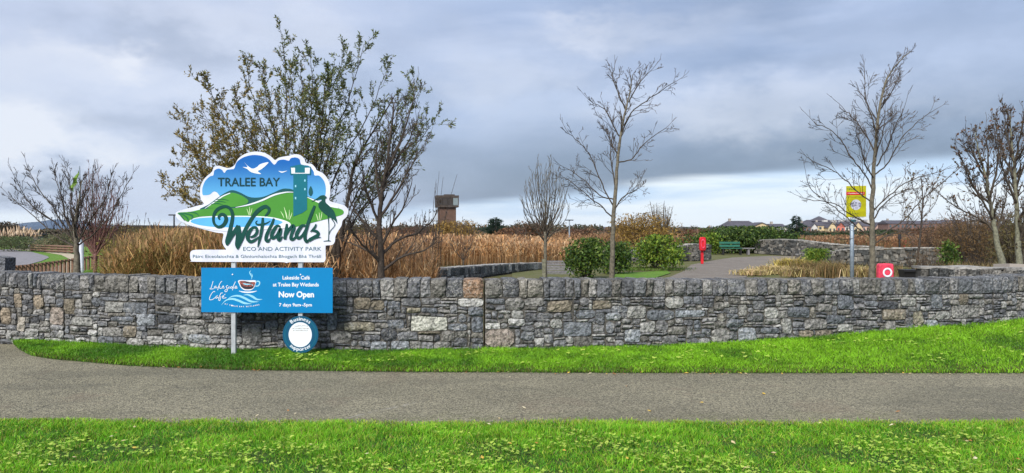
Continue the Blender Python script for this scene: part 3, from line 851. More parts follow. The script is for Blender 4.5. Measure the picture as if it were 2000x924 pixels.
def glyph_mesh(txt):
    if txt in GL: return GL[txt]
    c = bpy.data.curves.new('t', 'FONT'); c.body = txt; c.resolution_u = 3
    o = bpy.data.objects.new('t', c); COL.objects.link(o)
    dg = bpy.context.evaluated_depsgraph_get(); dg.update()
    me = bpy.data.meshes.new_from_object(o.evaluated_get(dg))
    v = np.array([tuple(x.co) for x in me.vertices]); f = [tuple(p.vertices) for p in me.polygons]
    bpy.data.objects.remove(o); bpy.data.curves.remove(c); bpy.data.meshes.remove(me)
    GL[txt] = (v, f); return GL[txt]
def text(name, pl, txt, X0, X1, Yt, Yb, lift, mat, parent, bold=0.0, ref=None):
    """fit text so that it spans X0..X1 and a capital runs from Yt (top) to Yb (baseline)"""
    v, f = glyph_mesh(txt)
    cap = glyph_mesh('H')[0][:, 1].max()
    x0, x1 = v[:, 0].min(), v[:, 0].max()
    mb = MB()
    offs = [(0, 0)] if not bold else [(-bold, 0), (bold, 0), (0, bold), (0, -bold)]
    for k, (ox, oy) in enumerate(offs):
        vs = [pl.pt(X0 + (a - x0) / (x1 - x0) * (X1 - X0) + ox, Yb - b / cap * (Yb - Yt) + oy, lift + 0.0003 * k) for a, b, _ in v]
        mb.add(vs, f)
    return mb.build(name, mat, parent)
def arc_text(name, pl, txt, fpos, size, lift, mat, parent, bold=0.0, gap=0.08):
    """fpos(t)->(X,Y,angle), letters spread evenly by width"""
    ws_ = []
    for ch in txt:
        ws_.append(0.28 if ch == ' ' else float(np.ptp(glyph_mesh(ch)[0][:, 0])))
    tot = sum(ws_) + gap * (len(txt) - 1); mb = MB(); acc = 0.0
    for ch, w in zip(txt, ws_):
        tm = (acc + w / 2) / tot; acc += w + gap
        if ch == ' ': continue
        v, f = glyph_mesh(ch); X, Y, ang = fpos(tm)
        cx = (v[:, 0].min() + v[:, 0].max()) / 2; ca, sa = math.cos(ang), math.sin(ang)
        for k, ob in enumerate([-bold, bold] if bold else [0]):
            vs = [pl.pt(X + ((a - cx) * size + ob) * ca + b * size * sa, Y + ((a - cx) * size + ob) * sa - b * size * ca, lift + 0.0003 * k) for a, b, _ in v]
            mb.add(vs, f)
    return mb.build(name, mat, parent)

# ------------------------------------------------------------------ the sign
SY = 10.0
sg = empty('park_sign', at(522, 697, SY + 0.03), 'cloud shaped wetlands park sign over a cyan café board on two aluminium posts', 'sign')
gz = 0.0
for pxx in (457, 587.5):
    b = at(pxx, 700, SY + 0.045); tp = at(pxx, 420, SY + 0.045)
    MB().box((b.x, b.y, (b.z + tp.z) / 2 - 0.05), (0.052, 0.052, tp.z - b.z + 0.1)).build('post', M_ALU, sg)
pa_ = Plane(SY, 320, 280, 3.85)
OUT = [(88,530),(110,510),(170,492),(250,470),(300,455),(278,420),(272,360),(280,310),(310,260),(360,215),(375,185),(410,168),(455,180),(490,185),(530,165),(560,115),(610,80),(680,62),(750,70),(800,95),(835,125),(865,108),(910,98),(950,92),(985,82),(1025,88),(1055,115),(1070,148),(1110,155),(1140,185),(1150,203),(1195,225),(1230,265),(1250,320),(1250,390),(1245,430),(1300,450),(1360,470),(1388,505),(1375,550),(1345,580),(1335,620),(1310,660),(1290,700),(1285,740),(1265,763),(1222,768),(1216,775),(1216,850),(1216,872),(1205,890),(1180,894),(960,894),(920,900),(880,893),(600,892),(230,890),(208,882),(199,865),(198,830),(205,812),(230,802),(300,800),(440,800),(468,798),(452,775),(440,740),(448,690),(440,676),(400,672),(330,655),(240,630),(160,600),(105,570)]
panel = shape('cloud_panel', pa_, OUT, 0.0, M_WHITE, sg, thick=0.006)
BLUE = [(292,385),(290,340),(310,285),(345,250),(372,240),(380,205),(410,190),(437,200),(455,222),(475,200),(510,195),(530,188),(550,140),(600,105),(670,88),(740,95),(790,120),(830,160),(860,130),(900,122),(940,130),(955,112),(990,106),(1020,120),(1035,160),(1090,170),(1125,210),(1133,240),(1170,245),(1205,285),(1218,340),(1212,395),(1190,425),(1100,430),(980,420),(840,420),(640,440),(500,420),(440,405),(418,392),(400,370),(375,363),(345,385),(310,390)]
shape('sky_print', pa_, BLUE, 0.0015, M_BLUE, sg)
RIDGE = [(272,497),(340,458),(430,392),(490,358),(525,353),(570,368),(640,402),(700,408),(760,398),(830,368),(890,343),(935,341),(980,352),(1080,398),(1180,440),(1280,478),(1180,470),(1080,450),(975,480),(800,480),(560,500),(400,500)]
shape('hill_print', pa_, RIDGE, 0.003, M_HILLD, sg)
shape('hill_print', pa_, [(330,484),(380,440),(440,398),(490,376),(525,372),(580,390),(625,418),(636,440),(605,462),(530,478),(420,484)], 0.0045, M_GREENP, sg)
strokes('highlight_print', pa_, [[(310,490,3),(380,442,8),(440,400,9),(500,374,6)], [(540,482,3),(640,462,10),(740,428,12),(830,388,12),(920,368,8),(975,368,4)], [(1080,405,4),(1160,440,12),(1240,466,16),(1310,484,10)]], 0.0052, M_WHITEP, sg)
GREEN = [(108,522),(200,514),(300,494),(450,484),(545,486),(640,470),(740,438),(820,402),(900,378),(972,375),(1080,408),(1180,446),(1270,476),(1335,496),(1353,516),(1335,538),(1250,562),(1150,588),(1050,612),(950,636),(935,600),(885,572),(780,552),(600,546),(400,546),(270,552),(215,572),(182,590),(150,570),(125,545)]
shape('meadow_print', pa_, GREEN, 0.0045, M_GREENP, sg)
strokes('stripe_print', pa_, [[(112,523,6),(170,530,12),(215,546,14),(210,575,6)], [(112,523,5),(150,540,10),(180,565,12),(185,588,4)], [(112,523,6),(135,550,10),(158,580,6)], [(185,516,3),(240,524,9),(265,545,4)],
        [(355,458,2),(400,452,8),(445,460,2)], [(372,440,2),(420,436,8),(470,444,2)], [(390,425,2),(440,420,7),(490,430,2)]], 0.006, M_GREEND, sg)
shape('pond_edge_print', pa_, [(190,590),(235,562),(350,548),(600,545),(780,552),(885,572),(950,600),(945,630),(880,640),(500,660),(300,640),(220,612)], 0.0056, M_WHITEP, sg)
shape('pond_print', pa_, [(203,586),(240,567),(350,557),(600,553),(780,561),(880,584),(890,598),(845,613),(700,624),(450,632),(300,620),(225,602)], 0.0068, M_POND, sg)
shape('tower_print', pa_, [(975,236),(1078,236),(1078,498),(1042,524),(975,550)], 0.0075, M_TEAL, sg, smooth=False)
shape('tower_print', pa_, [(952,176),(1028,158),(1106,176),(1106,236),(952,236)], 0.0085, M_TEAL, sg, smooth=False)
shape('tower_print', pa_, [(958,184),(1100,184),(1097,228),(961,228)], 0.0095, M_WHITEP, sg, smooth=False)
shape('tower_print', pa_, [(988,182),(1062,182),(1062,222),(988,222)], 0.0105, M_TEAL, sg, smooth=False)
mbw = MB()
for (a, b) in ((1062, 280), (1062, 345), (992, 322), (992, 412)):
    mbw = MB(); mbw.add([pa_.pt(a - 5, b - 8, .009), pa_.pt(a - 5, b + 8, .009), pa_.pt(a + 5, b + 8, .009), pa_.pt(a + 5, b - 8, .009)], [(0, 1, 2, 3)]); mbw.build('tower_window_print', M_LCYAN, sg)
shape('tree_print', pa_, [(1105,322),(1117,345),(1120,372),(1110,393),(1098,393),(1089,372),(1093,345)], 0.0075, M_HILLD, sg)
shape('heron_print', pa_, [(1110,441),(1150,415),(1180,394),(1208,391),(1226,408),(1214,420),(1218,445),(1245,470),(1280,510),(1296,560),(1304,602),(1282,575),(1235,548),(1192,515),(1166,482),(1165,450),(1188,428),(1172,420)], 0.0085, M_SCRIPT, sg)
strokes('heron_leg_print', pa_, [[(1236,545,9),(1241,620,5),(1240,700,6),(1238,738,6)], [(1262,565,9),(1287,612,5),(1255,655,5),(1240,690,4)], [(1200,736,4),(1240,732,6),(1256,736,4)]], 0.0085, M_SCRIPT, sg)
shape('gull_print', pa_, [(607,144),(630,168),(665,190),(698,180),(728,156),(787,142),(762,172),(732,196),(708,210),(732,231),(684,225),(652,214),(625,192),(594,178),(630,178)], 0.004, M_WHITEP, sg)
shape('gull_print', pa_, [(862,207),(890,212),(928,206),(905,217),(885,221)], 0.004, M_WHITEP, sg)
strokes('reed_print', pa_, [[(x0, y0, 2), ((x0 + x1) / 2 + 2, (y0 + y1) / 2, 5), (x1, y1, 3)] for x0, y0, x1, y1 in
        ((625,492,640,540),(645,478,645,540),(665,488,650,540),(880,512,905,560),(905,478,925,565),(915,505,930,570),(945,500,940,572),(965,520,945,575),(1145,530,1160,580),(1170,520,1168,582),(1190,515,1178,580))], 0.0064, M_LIME, sg)
text('lettering', pa_, 'TRALEE BAY', 408, 872, 260, 322, 0.004, M_NAVY, sg, bold=1.8)
text('lettering', pa_, 'ECO AND ACTIVITY PARK', 597, 1185, 779, 808, 0.003, M_GREY, sg)
text('lettering', pa_, 'Páirc Eiceolaíochta & Ghníomhaíochta Bhogach Bhá Thrálí', 219, 1184, 838, 861, 0.003, M_GREY, sg)
ps = Plane(SY, 420, 390, 8.333)
strokes('script_lettering', ps, [
 [(85,330,20),(66,285,45),(110,240,52),(165,262,55),(186,330,66),(140,415,62),(60,445,50),(-5,395,44),(-22,300,46),(10,195,50),(90,130,52),(180,112,48),(252,150,50),(288,235,54),(285,330,60),(262,440,66),(235,560,74),(203,680,72),(200,745,24)],
 [(215,720,30),(270,600,58),(335,500,66),(388,425,70)],
 [(385,420,60),(388,520,80),(378,650,84),(366,740,72),(372,812,14)],
 [(375,800,24),(430,650,62),(500,485,64),(580,345,62),(660,225,62),(740,150,62),(820,112,56),(875,140,50),(880,190,40),(845,240,34),(812,268,14)],
 [(575,610,24),(640,590,44),(684,530,46),(680,468,46),(640,452,44),(590,480,50),(545,555,60),(536,630,62),(575,682,52),(645,660,44),(725,596,14)],
 [(780,292,36),(778,400,52),(760,500,50),(740,600,44),(715,700,32),(698,775,8)],
 [(695,340,10),(668,370,20),(692,404,30),(760,404,34),(840,384,24),(905,343,8)],
 [(962,305,34),(930,400,50),(880,490,50),(838,590,54),(836,660,54),(872,672,44),(908,615,10)],
 [(1070,440,22),(1010,430,48),(950,510,58),(922,590,58),(950,625,50),(1005,580,40),(1068,470,44),(1062,560,48),(1030,630,52),(1055,660,44),(1105,595,10)],
 [(1172,392,34),(1165,480,54),(1150,560,58),(1138,648,44)],
 [(1140,620,26),(1200,500,44),(1268,425,54),(1284,470,54),(1245,570,52),(1240,640,50),(1288,635,40),(1335,560,12)],
 [(1490,430,22),(1420,425,48),(1360,500,58),(1328,580,58),(1365,625,50),(1430,570,38),(1500,440,30)],
 [(1625,98,34),(1585,200,50),(1542,310,50),(1500,440,52),(1470,560,52),(1468,640,54),(1500,684,46),(1545,625,14)],
 [(1648,395,18),(1625,450,34),(1555,522,16)], [(1570,505,20),(1650,515,48),(1684,560,48),(1625,600,44),(1545,635,30)], [(1530,665,50),(1620,622,38),(1728,610,8)]], 0.0110, M_SCRIPT, sg)
# café board
pb_ = Plane(SY, 370, 500, 4.2)
shape('cafe_panel', pb_, [(97,97),(1175,97),(1174,468),(97,461)], 0.0, M_CYAN, sg, smooth=False, thick=0.012)
text('lettering', pb_, 'Lakeside Café', 765, 987, 164, 192, 0.002, M_WHITEP, sg, bold=1.3)
text('lettering', pb_, 'at Tralee Bay Wetlands', 686, 1060, 220, 249, 0.002, M_WHITEP, sg, bold=1.3)
text('lettering', pb_, 'Now Open', 735, 1020, 292, 338, 0.002, M_WHITEP, sg, bold=2.8)
text('lettering', pb_, '7 days 9am -5pm', 737, 1004, 388, 413, 0.002, M_WHITEP, sg, bold=1.2)
for (a, b) in ((354, 151), (912, 152), (352, 407), (912, 405)):
    shape('bolt', pb_, [(a + 6 * math.cos(t * .785), b + 6 * math.sin(t * .785)) for t in range(8)], 0.006, M_WHITEP, sg, smooth=False, thick=0.006)
pc_ = Plane(SY, 400, 525, 11.55)
strokes('script_lettering', pc_, [
 [(188,280),(165,360),(138,440),(112,446),(140,458),(205,448)], [(262,392),(225,400),(218,432),(246,428),(266,394),(262,428),(285,430)], [(390,280),(365,300),(330,360),(290,480)], [(296,430),(350,380),(330,412),(350,446),(385,432)],
 [(398,420),(432,398),(412,388),(398,432),(450,432)], [(524,372),(484,398),(502,432),(515,480),(482,520),(452,492),(540,430)], [(552,396),(540,436),(565,434)], [(612,396),(576,424),(600,440),(640,400),(692,290)], [(650,370),(625,485)], [(640,435),(700,425),(722,400),(694,392),(680,438),(742,432)],
 [(235,520),(200,512),(150,570),(108,660),(120,700),(180,690),(235,650)], [(290,605),(248,635),(258,668),(285,640),(295,612),(292,655),(315,652)], [(408,545),(370,550),(335,620),(315,705),(345,712),(350,650),(330,640),(375,632)], [(398,645),(436,618),(412,608),(398,655),(440,662),(490,650)], [(440,590),(462,572)]],
 0.002, M_WHITEP, sg, wdef=13, sub=4)
strokes('steam_print', pc_, [[(1045,35,5),(1012,80,18),(1040,140,22),(1062,180,18),(1055,240,6)], [(1040,95,4),(1075,150,14),(1062,215,6)]], 0.002, M_LCYAN, sg)
shape('cup_print', pc_, [(762,262),(960,262),(1150,266),(1142,350),(1108,430),(1040,482),(960,488),(890,480),(820,430),(778,350)], 0.002, M_WHITEP, sg, sub=4)
shape('cup_picture', pc_, [(785,280),(900,275),(1000,300),(1132,300),(1120,380),(1080,440),(1000,462),(900,455),(830,410),(795,340)], 0.0032, M_CUP, sg, sub=4)
shape('cup_picture', pc_, [(815,390),(900,400),(1000,405),(1105,395),(1070,440),(1000,455),(905,450),(850,420)], 0.0044, M_DARKP, sg, sub=3)
strokes('cup_picture', pc_, [[(880,290,8),(960,300,26),(1060,325,16)], [(800,330,6),(840,370,16),(900,390,8)]], 0.0044, M_DARKP, sg)
strokes('cup_picture', pc_, [[(860,320,6),(910,345,30),(980,350,24),(1050,345,8)], [(1060,350,10),(1090,380,18)]], 0.0050, M_LCYAN, sg)
strokes('cup_handle_print', pc_, [[(1150,288,24),(1215,283,26),(1240,325,26),(1205,385,26),(1140,392,22)]], 0.002, M_LCYAN, sg)
strokes('saucer_print', pc_, [[(772,500,8),(860,522,28),(970,530,32),(1080,522,28),(1175,500,8)]], 0.002, M_WHITEP, sg)
strokes('wave_print', pc_, [[(375,818,4),(480,712,22),(620,680,42),(760,718,48),(900,775,44),(1060,790,5)], [(510,690,4),(620,622,22),(760,612,42),(900,662,48),(1050,738,44),(1215,742,5)], [(868,596,4),(970,586,32),(1080,630,48),(1180,690,36),(1298,688,5)]], 0.002, M_LCYAN, sg, sub=8)
arc_text('lettering', pc_, 'AT TRALEE BAY WETLANDS', lambda t: (440 + 800 * t, 800 + 250 * t - 230 * t * t, math.atan2(250 - 460 * t, 800)), 42, 0.0045, M_WHITEP, sg, bold=2, gap=0.10)
# round badge
bd = Plane(SY, 587.0, 653.5, 1.0)
circ = lambda rx, ry, cx=0, cy=0, n=40: [(cx + rx * math.cos(2 * math.pi * k / n), cy + ry * math.sin(2 * math.pi * k / n)) for k in range(n)]
bdg = shape('badge_disc', bd, circ(35, 36.5), 0.004, M_BADGE, sg, smooth=False, thick=0.01)
shape('badge_centre', bd, circ(22.7, 24.4, -0.4, 0.2), 0.0055, M_WHITEP, sg, smooth=False)
strokes('badge_rim_print', bd, [[(30.5 * math.cos(t * 0.1309), 32 * math.sin(t * 0.1309), 0.5) for t in range(49)]], 0.0052, M_TEAL, sg, sub=1)
arc_text('lettering', bd, 'Business', lambda t: (26.0 * math.sin(-0.72 + 1.44 * t), -27.6 * math.cos(-0.72 + 1.44 * t), -0.72 + 1.44 * t), 10.5, 0.006, M_WHITEP, sg, bold=0.32)
arc_text('lettering', bd, 'supporter', lambda t: (30.5 * math.sin(-0.76 + 1.52 * t), 31.5 * math.cos(-0.76 + 1.52 * t), 0.76 - 1.52 * t), 10.0, 0.006, M_WHITEP, sg, bold=0.32, gap=0.1)
R = random.Random(5)
ln = []
for yy_, x0, x1 in ((-17.0, -11, 13), (-12.2, -16, 17), (-8.3, -14, 14)):
    x = x0
    while x < x1:
        w = R.uniform(0.8, 2.0)
        ln.append([(x, yy_ + R.uniform(-0.7, 0.7), 1.5), (x + w * .6, yy_ + R.uniform(-1, 1), 1.8)]); x += w + 0.7
strokes('small_print', bd, ln, 0.0065, simple('faint_print', (0.30, 0.27, 0.24), 0.6), sg, sub=1)

# ------------------------------------------------------------------ trees
class Tree:
    def __init__(s, seed):
        s.r = random.Random(seed); s.limb = MB(); s.main = MB(); s.twig = MB(); s.leaves = []
        s.lv = []; s.lf = []; s.lc = []
    def path(s, pts, r0, r1, sides=6, wob=0.0, main=False):
        P = catmull([tuple(p) for p in pts], False, 4)
        if wob:
            P = [P[0]] + [tuple(c + s.r.uniform(-wob, wob) for c in p) for p in P[1:]]
        n = len(P)
        rad = [r0 + (r1 - r0) * (i / (n - 1)) ** 0.8 for i in range(n)]
        (s.main if main else s.limb).tube(P, rad, sides)
        return [Vector(p) for p in P], rad
    def shoot(s, p, d, L, r, depth, kids, ang=0.6, up=0.25, wob=0.18, leaf=None, thin=0.003, seg=4, klen=0.55):
        """one twig; grows its own side twigs"""
        rr = s.r; pts = [p.copy()]; d = d.normalized(); q = p.copy(); dirs = [d.copy()]
        for i in range(seg):
            d = (d + Vector((rr.gauss(0, wob), rr.gauss(0, wob), rr.gauss(0, wob) + up * 0.35))).normalized()
            q = q + d * (L / seg); pts.append(q.copy()); dirs.append(d.copy())
        rad = [max(thin, r * (1 - 0.75 * i / seg)) for i in range(seg + 1)]
        (s.limb if r > 0.012 else s.twig).tube(pts, rad, 5 if r > 0.012 else 3, cap=False)
        if leaf and depth <= leaf['maxdepth']:
            s.leaf_run(pts, dirs, leaf)
        if depth > 0:
            nk = kids if isinstance(kids, int) else kids[depth - 1]
            for k in range(nk):
                t = rr.uniform(0.18, 1.0) * seg; i = min(int(t), seg - 1); f = t - i
                b = pts[i].lerp(pts[i + 1], f); dd = dirs[i]
                ax = dd.cross(Vector((rr.gauss(0, 1), rr.gauss(0, 1), rr.gauss(0, 1)))).normalized()
                nd = (dd + ax * math.tan(ang * rr.uniform(0.6, 1.3)))
                s.shoot(b, nd, L * klen * rr.uniform(0.7, 1.25) * (1 - 0.35 * t / seg), max(thin, rad[i] * 0.6), depth - 1, kids, ang, up, wob, leaf, thin, max(2, seg - 1), klen)
    def leaf_run(s, pts, dirs, lf):
        rr = s.r
        for i in range(len(pts) - 1):
            for _ in range(lf['n']):
                if rr.random() > lf.get('p', 1.0): continue
                b = pts[i].lerp(pts[i + 1], rr.random())
                ax = Vector((rr.gauss(0, 1), rr.gauss(0, 1), rr.gauss(0, 1))).normalized()
                d = (dirs[i] * 0.8 + ax * 0.8).normalized(); L = lf['len'] * rr.uniform(0.6, 1.25); w = L * lf['w']
                sd = d.cross(Vector((rr.gauss(0, 1), rr.gauss(0, 1), rr.gauss(0, 1)))).normalized() * w
                k = len(s.lv); s.lv += [b, b + d * L * .45 + sd, b + d * L, b + d * L * .45 - sd]
                s.lf += [(k, k + 1, k + 2, k + 3)]
                c = lf['col'](b, rr); s.lc += [c] * 4
    def along(s, P, rad, n, L, depth, kids, lo=0.2, ang=0.8, up=0.3, side=1.0, wob=0.18, leaf=None, thin=0.003, klen=0.55, tipL=0.38, seg=4):
        rr = s.r; m = len(P) - 1
        for k in range(n):
            t = (lo + (1 - lo) * ((k + rr.random()) / n)) * m; i = min(int(t), m - 1)
            b = P[i].lerp(P[i + 1], t - i); dd = (P[i + 1] - P[i]).normalized()
            a = rr.uniform(0, 2 * math.pi)
            u = dd.cross(Vector((0, 1, 0.1))).normalized(); w = dd.cross(u).normalized()
            ax = u * math.cos(a) * side + w * math.sin(a)
            nd = dd + ax * math.tan(ang * rr.uniform(0.6, 1.2))
            s.shoot(b, nd, L * rr.uniform(0.6, 1.2) * (1 - (1 - tipL) * (t / m)), max(thin, rad[i] * 0.55), depth, kids, ang, up, wob, leaf, thin, seg, klen)
    def finish(s, name, loc, label, cat, bark, twigm, group=None):
        root = empty(name, loc, label, cat, group)
        if s.main.v: s.main.build('trunk', bark, root, smooth=True)
        if s.limb.v: s.limb.build('limbs', M_LIMB if bark in (M_BARKG, M_BARKL) else bark, root, smooth=True)
        if s.twig.v:
            o = s.twig.build('crown', twigm, root)
        if s.lv:
            mesh_obj('foliage', [tuple(v) for v in s.lv], np.array(s.lf), M_LEAF, root, cols=s.lc)
        return root
def L3(pts, Y, r=None, spread=0.0, sy=None):
    """pixel list -> points at distance Y with a wandering depth"""
    out = []; dy = 0.0; g_ = (r.uniform(-spread, spread) if (r and sy is None) else (sy or 0))
    for i, (a, b) in enumerate(pts):
        y = Y + g_ * (i / max(1, len(pts) - 1))
        out.append(at(a, b, y))
    return out

# big willow behind the sign
def willow():
    Y = 15.0; T = Tree(101); r = T.r
    def lcol(b, rr):
        px = 1000 + b.x / b.y * F; py = HZ - (b.z - EYE) / b.y * F
        k = min(1, max(0, (px - 400) / 260)) * 0.75 + min(1, max(0, (260 - py) / 220)) * 0.35
        k += rr.gauss(0, 0.25)
        if k < 0.45: c = rr.choice([(0.17, 0.125, 0.035), (0.14, 0.12, 0.03), (0.21, 0.15, 0.04), (0.11, 0.10, 0.03)])
        else: c = rr.choice([(0.07, 0.095, 0.027), (0.10, 0.125, 0.038), (0.06, 0.08, 0.028), (0.14, 0.155, 0.06)])
        j = rr.uniform(0.95, 1.75); return (c[0] * j, c[1] * j, c[2] * j)
    leaf = dict(n=6, len=0.064, w=0.17, col=lcol, maxdepth=1, p=0.58)
    stems = [((575, 545), 0.09), ((610, 545), 0.10), ((540, 545), 0.08), ((655, 545), 0.10)]
    ends = [(312, 352, 2), (330, 300, 2), (352, 225, 2), (392, 140, 2), (385, 200, 2), (430, 260, 0), (455, 175, 0), (478, 125, 0), (505, 105, 0), (548, 48, 0), (565, 110, 0),
            (585, 120, 1), (605, 88, 1), (640, 120, 1), (670, 90, 1), (715, 68, 1), (765, 115, 1), (820, 130, 3), (862, 225, 3), (838, 262, 3), (620, 180, 1), (520, 200, 0), (430, 330, 2), (370, 300, 2), (660, 250, 1), (560, 230, 0), (480, 260, 0), (345, 372, 2), (372, 335, 2), (405, 270, 2), (420, 205, 2), (455, 300, 0), (395, 345, 2), (530, 300, 0), (640, 60 + 90, 1), (345, 260, 2), (830, 180, 3)]
    for (ex, ey, si) in ends:
        (bx, by), br = stems[si]
        dep = r.uniform(-1.2, 1.6); ex = 600 + (ex - 600) * 0.95; ey = 540 + (ey - 540) * 0.96
        m1 = (bx + 0.10 * (ex - bx) + r.uniform(-8, 8), by + 0.28 * (ey - by))
        m2 = (bx + 0.42 * (ex - bx) + r.uniform(-10, 10), by + 0.56 * (ey - by))
        m3 = (bx + 0.76 * (ex - bx) + r.uniform(-8, 8), by + 0.80 * (ey - by))
        P = L3([(bx, by), m1, m2, m3, (ex, ey)], Y, r, 0, dep)
        P, rad = T.path(P, br * r.uniform(0.18, 0.32), 0.0035, 5, 0.03)
        T.along(P, rad, 17, 0.95, 1, [5], lo=0.30, ang=0.62, up=0.35, leaf=leaf, thin=0.0028, wob=0.20, klen=0.5, tipL=0.35)
    for (bx, by), br in stems:
        P, rad = T.path(L3([(bx, 560), (bx + r.uniform(-6, 6), 470), (bx + r.uniform(-10, 10), 400)], Y, r, 0, 0.0), br, br * 0.55, 8, 0.01, True)
    # the right hand stem that shows beside the sign
    P, rad = T.path(L3([(662, 560), (660, 500), (668, 450), (680, 390), (690, 330), (720, 270), (770, 190)], Y, r, 0, -0.4), 0.06, 0.010, 7, 0.01, True)
    T.along(P, rad, 16, 0.8, 1, [4], lo=0.5, ang=0.6, up=0.5, leaf=leaf, thin=0.0035)
    P, rad = T.path(L3([(655, 560), (640, 490), (628, 440), (610, 380)], Y, r, 0, 0.4), 0.07, 0.03, 7, 0.01)
    T.finish('willow_tree', at(610, 545, Y) * 1.0, 'large spreading willow with sparse olive and rust leaves rising behind the cloud sign', 'tree', M_BARK, M_TWIG)
willow()

def bare_tree(seed, Y, label, trunk, limbs, r0, bark, twigm, tw=(10, 0.6, 2, [3, 3]), top_n=10, ang=0.8, up=0.35, spread=0.8, lr=0.35, name='bare_tree', thin=0.0035, tr=0.012, dens=1.0, leaf=None, wob=0.10, tlo=0.45):
    T = Tree(seed)
    P, rad = T.path(L3(trunk, Y), r0, tr, 8, 0.008, True)
    T.along(P, rad, top_n, tw[1], tw[2], tw[3], lo=tlo, ang=ang, up=up, thin=thin, leaf=leaf, wob=wob)
    for lb in limbs:
        q, rd = T.path(L3(lb, Y, T.r, spread), r0 * lr, max(thin, 0.006), 5, 0.012)
        T.along(q, rd, int(tw[0] * dens), tw[1], tw[2], tw[3], lo=0.12, ang=ang, up=up, thin=thin, leaf=leaf, wob=wob)
        # finish the limb tip
        T.shoot(q[-1], q[-1] - q[-2], tw[1] * 0.6, max(thin, 0.006), 1, 2, 0.5, up, wob, leaf, thin)
    return T.finish(name, at(trunk[0][0], 555, Y), label, 'tree', bark, twigm)

# dark tree right of the sign
bare_tree(202, 14.2, 'dark many-branched bare tree between the cloud sign and the brick tower',
    [(745, 560), (744, 500), (741, 440), (746, 380), (757, 310), (765, 250), (770, 200)],
    [[(744, 515), (715, 485), (690, 455), (680, 420)], [(744, 500), (775, 470), (815, 455), (845, 430), (853, 410)], [(742, 470), (712, 435), (685, 395), (678, 350)], [(745, 480), (765, 440), (790, 400), (805, 350)],
     [(743, 440), (725, 400), (710, 350), (705, 300)], [(744, 420), (772, 380), (800, 330), (822, 290)], [(745, 530), (790, 500), (830, 490), (850, 470)], [(746, 400), (735, 350), (735, 290), (742, 240)], [(750, 360), (775, 310), (800, 270), (815, 235)],
     [(743, 505), (700, 480), (670, 470)], [(757, 330), (780, 280), (800, 220), (812, 180)]],
    0.075, M_BARK, M_TWIG, tw=(11, 0.62, 2, [3, 3]), top_n=22, ang=0.6, up=0.6, lr=0.42, tr=0.008)
# young bare tree in the middle
bare_tree(303, 16.0, 'young bare tree with a slender pale trunk left of the laurel bushes',
    [(1194, 560), (1196, 500), (1198, 430), (1202, 370), (1206, 320), (1212, 262), (1222, 215), (1230, 180), (1236, 145)],
    [[(1197, 426), (1180, 408), (1160, 392), (1135, 372), (1112, 352), (1100, 346)], [(1198, 402), (1180, 368), (1166, 335), (1150, 300), (1130, 277), (1108, 258)], [(1207, 318), (1232, 312), (1250, 290), (1268, 272), (1300, 250)],
     [(1210, 266), (1196, 240), (1180, 212), (1158, 202)], [(1213, 262), (1232, 222), (1262, 198), (1295, 175), (1316, 160)], [(1222, 212), (1206, 180), (1196, 150), (1200, 135)], [(1228, 200), (1245, 168), (1270, 138)],
     [(1199, 412), (1215, 388), (1240, 372), (1248, 366)], [(1206, 300), (1195, 280), (1184, 250)], [(1202, 365), (1196, 330), (1192, 300), (1195, 270)], [(1200, 390), (1170, 380), (1140, 352), (1110, 330)]],
    0.06, M_BARKG, M_TWIG, tw=(9, 0.60, 2, [3, 3]), top_n=20, ang=0.75, up=0.3, lr=0.27, tr=0.007, tlo=0.6, thin=0.0036)
# right bare tree
bare_tree(404, 14.5, 'spreading bare tree with a thin grey trunk beside the yellow notice',
    [(1703, 560), (1704, 500), (1704, 450), (1703, 400), (1706, 355), (1709, 300), (1713, 250), (1720, 200), (1730, 160), (1744, 135), (1762, 115), (1780, 100)],
    [[(1705, 374), (1690, 342), (1666, 312), (1645, 278), (1620, 252), (1592, 242)], [(1707, 342), (1732, 322), (1750, 290), (1768, 262), (1796, 236), (1820, 218)], [(1712, 325), (1735, 285), (1745, 255), (1762, 218)],
     [(1704, 396), (1680, 378), (1650, 350), (1622, 330), (1592, 318)], [(1702, 462), (1682, 450), (1655, 425), (1622, 400), (1590, 375), (1575, 352)], [(1702, 440), (1670, 424), (1630, 398), (1580, 390)],
     [(1706, 465), (1740, 447), (1775, 420), (1800, 390), (1840, 358), (1870, 330)], [(1706, 412), (1735, 384), (1780, 352), (1832, 336)], [(1713, 262), (1700, 222), (1690, 185), (1690, 145)], [(1710, 300), (1690, 262), (1668, 232), (1650, 215)],
     [(1706, 350), (1690, 320), (1680, 285), (1672, 260)], [(1705, 430), (1725, 400), (1760, 375), (1795, 368)], [(1718, 215), (1738, 185), (1752, 160)], [(1704, 480), (1728, 462), (1760, 452), (1790, 430)], [(1708, 310), (1722, 270), (1728, 230)]],
    0.06, M_BARKG, M_TWIG, tw=(10, 0.62, 2, [3, 3]), top_n=20, ang=0.7, up=0.22, lr=0.25, tr=0.004, tlo=0.5, thin=0.0034)
# left tree by the fence
bare_tree(505, 16.5, 'wide bare tree by the low wooden fence at the left',
    [(152, 560), (150, 515), (149, 480), (146, 440), (152, 400), (160, 350)],
    [[(149, 482), (110, 462), (75, 430), (45, 405), (20, 385)], [(149, 480), (125, 440), (100, 400), (70, 360), (55, 330)], [(148, 478), (130, 430), (122, 390), (105, 340)], [(150, 478), (165, 440), (180, 390), (180, 340)],
     [(150, 480), (185, 455), (215, 420), (235, 385), (250, 355)], [(149, 478), (140, 420), (138, 370), (132, 335)], [(148, 470), (95, 425), (60, 400), (30, 350)], [(150, 480), (175, 430), (205, 390), (215, 350)]],
    0.085, M_BARKG, M_TWIG, tw=(13, 0.62, 2, [2, 4]), top_n=20, ang=0.6, up=0.4, lr=0.22, tr=0.006, thin=0.004)

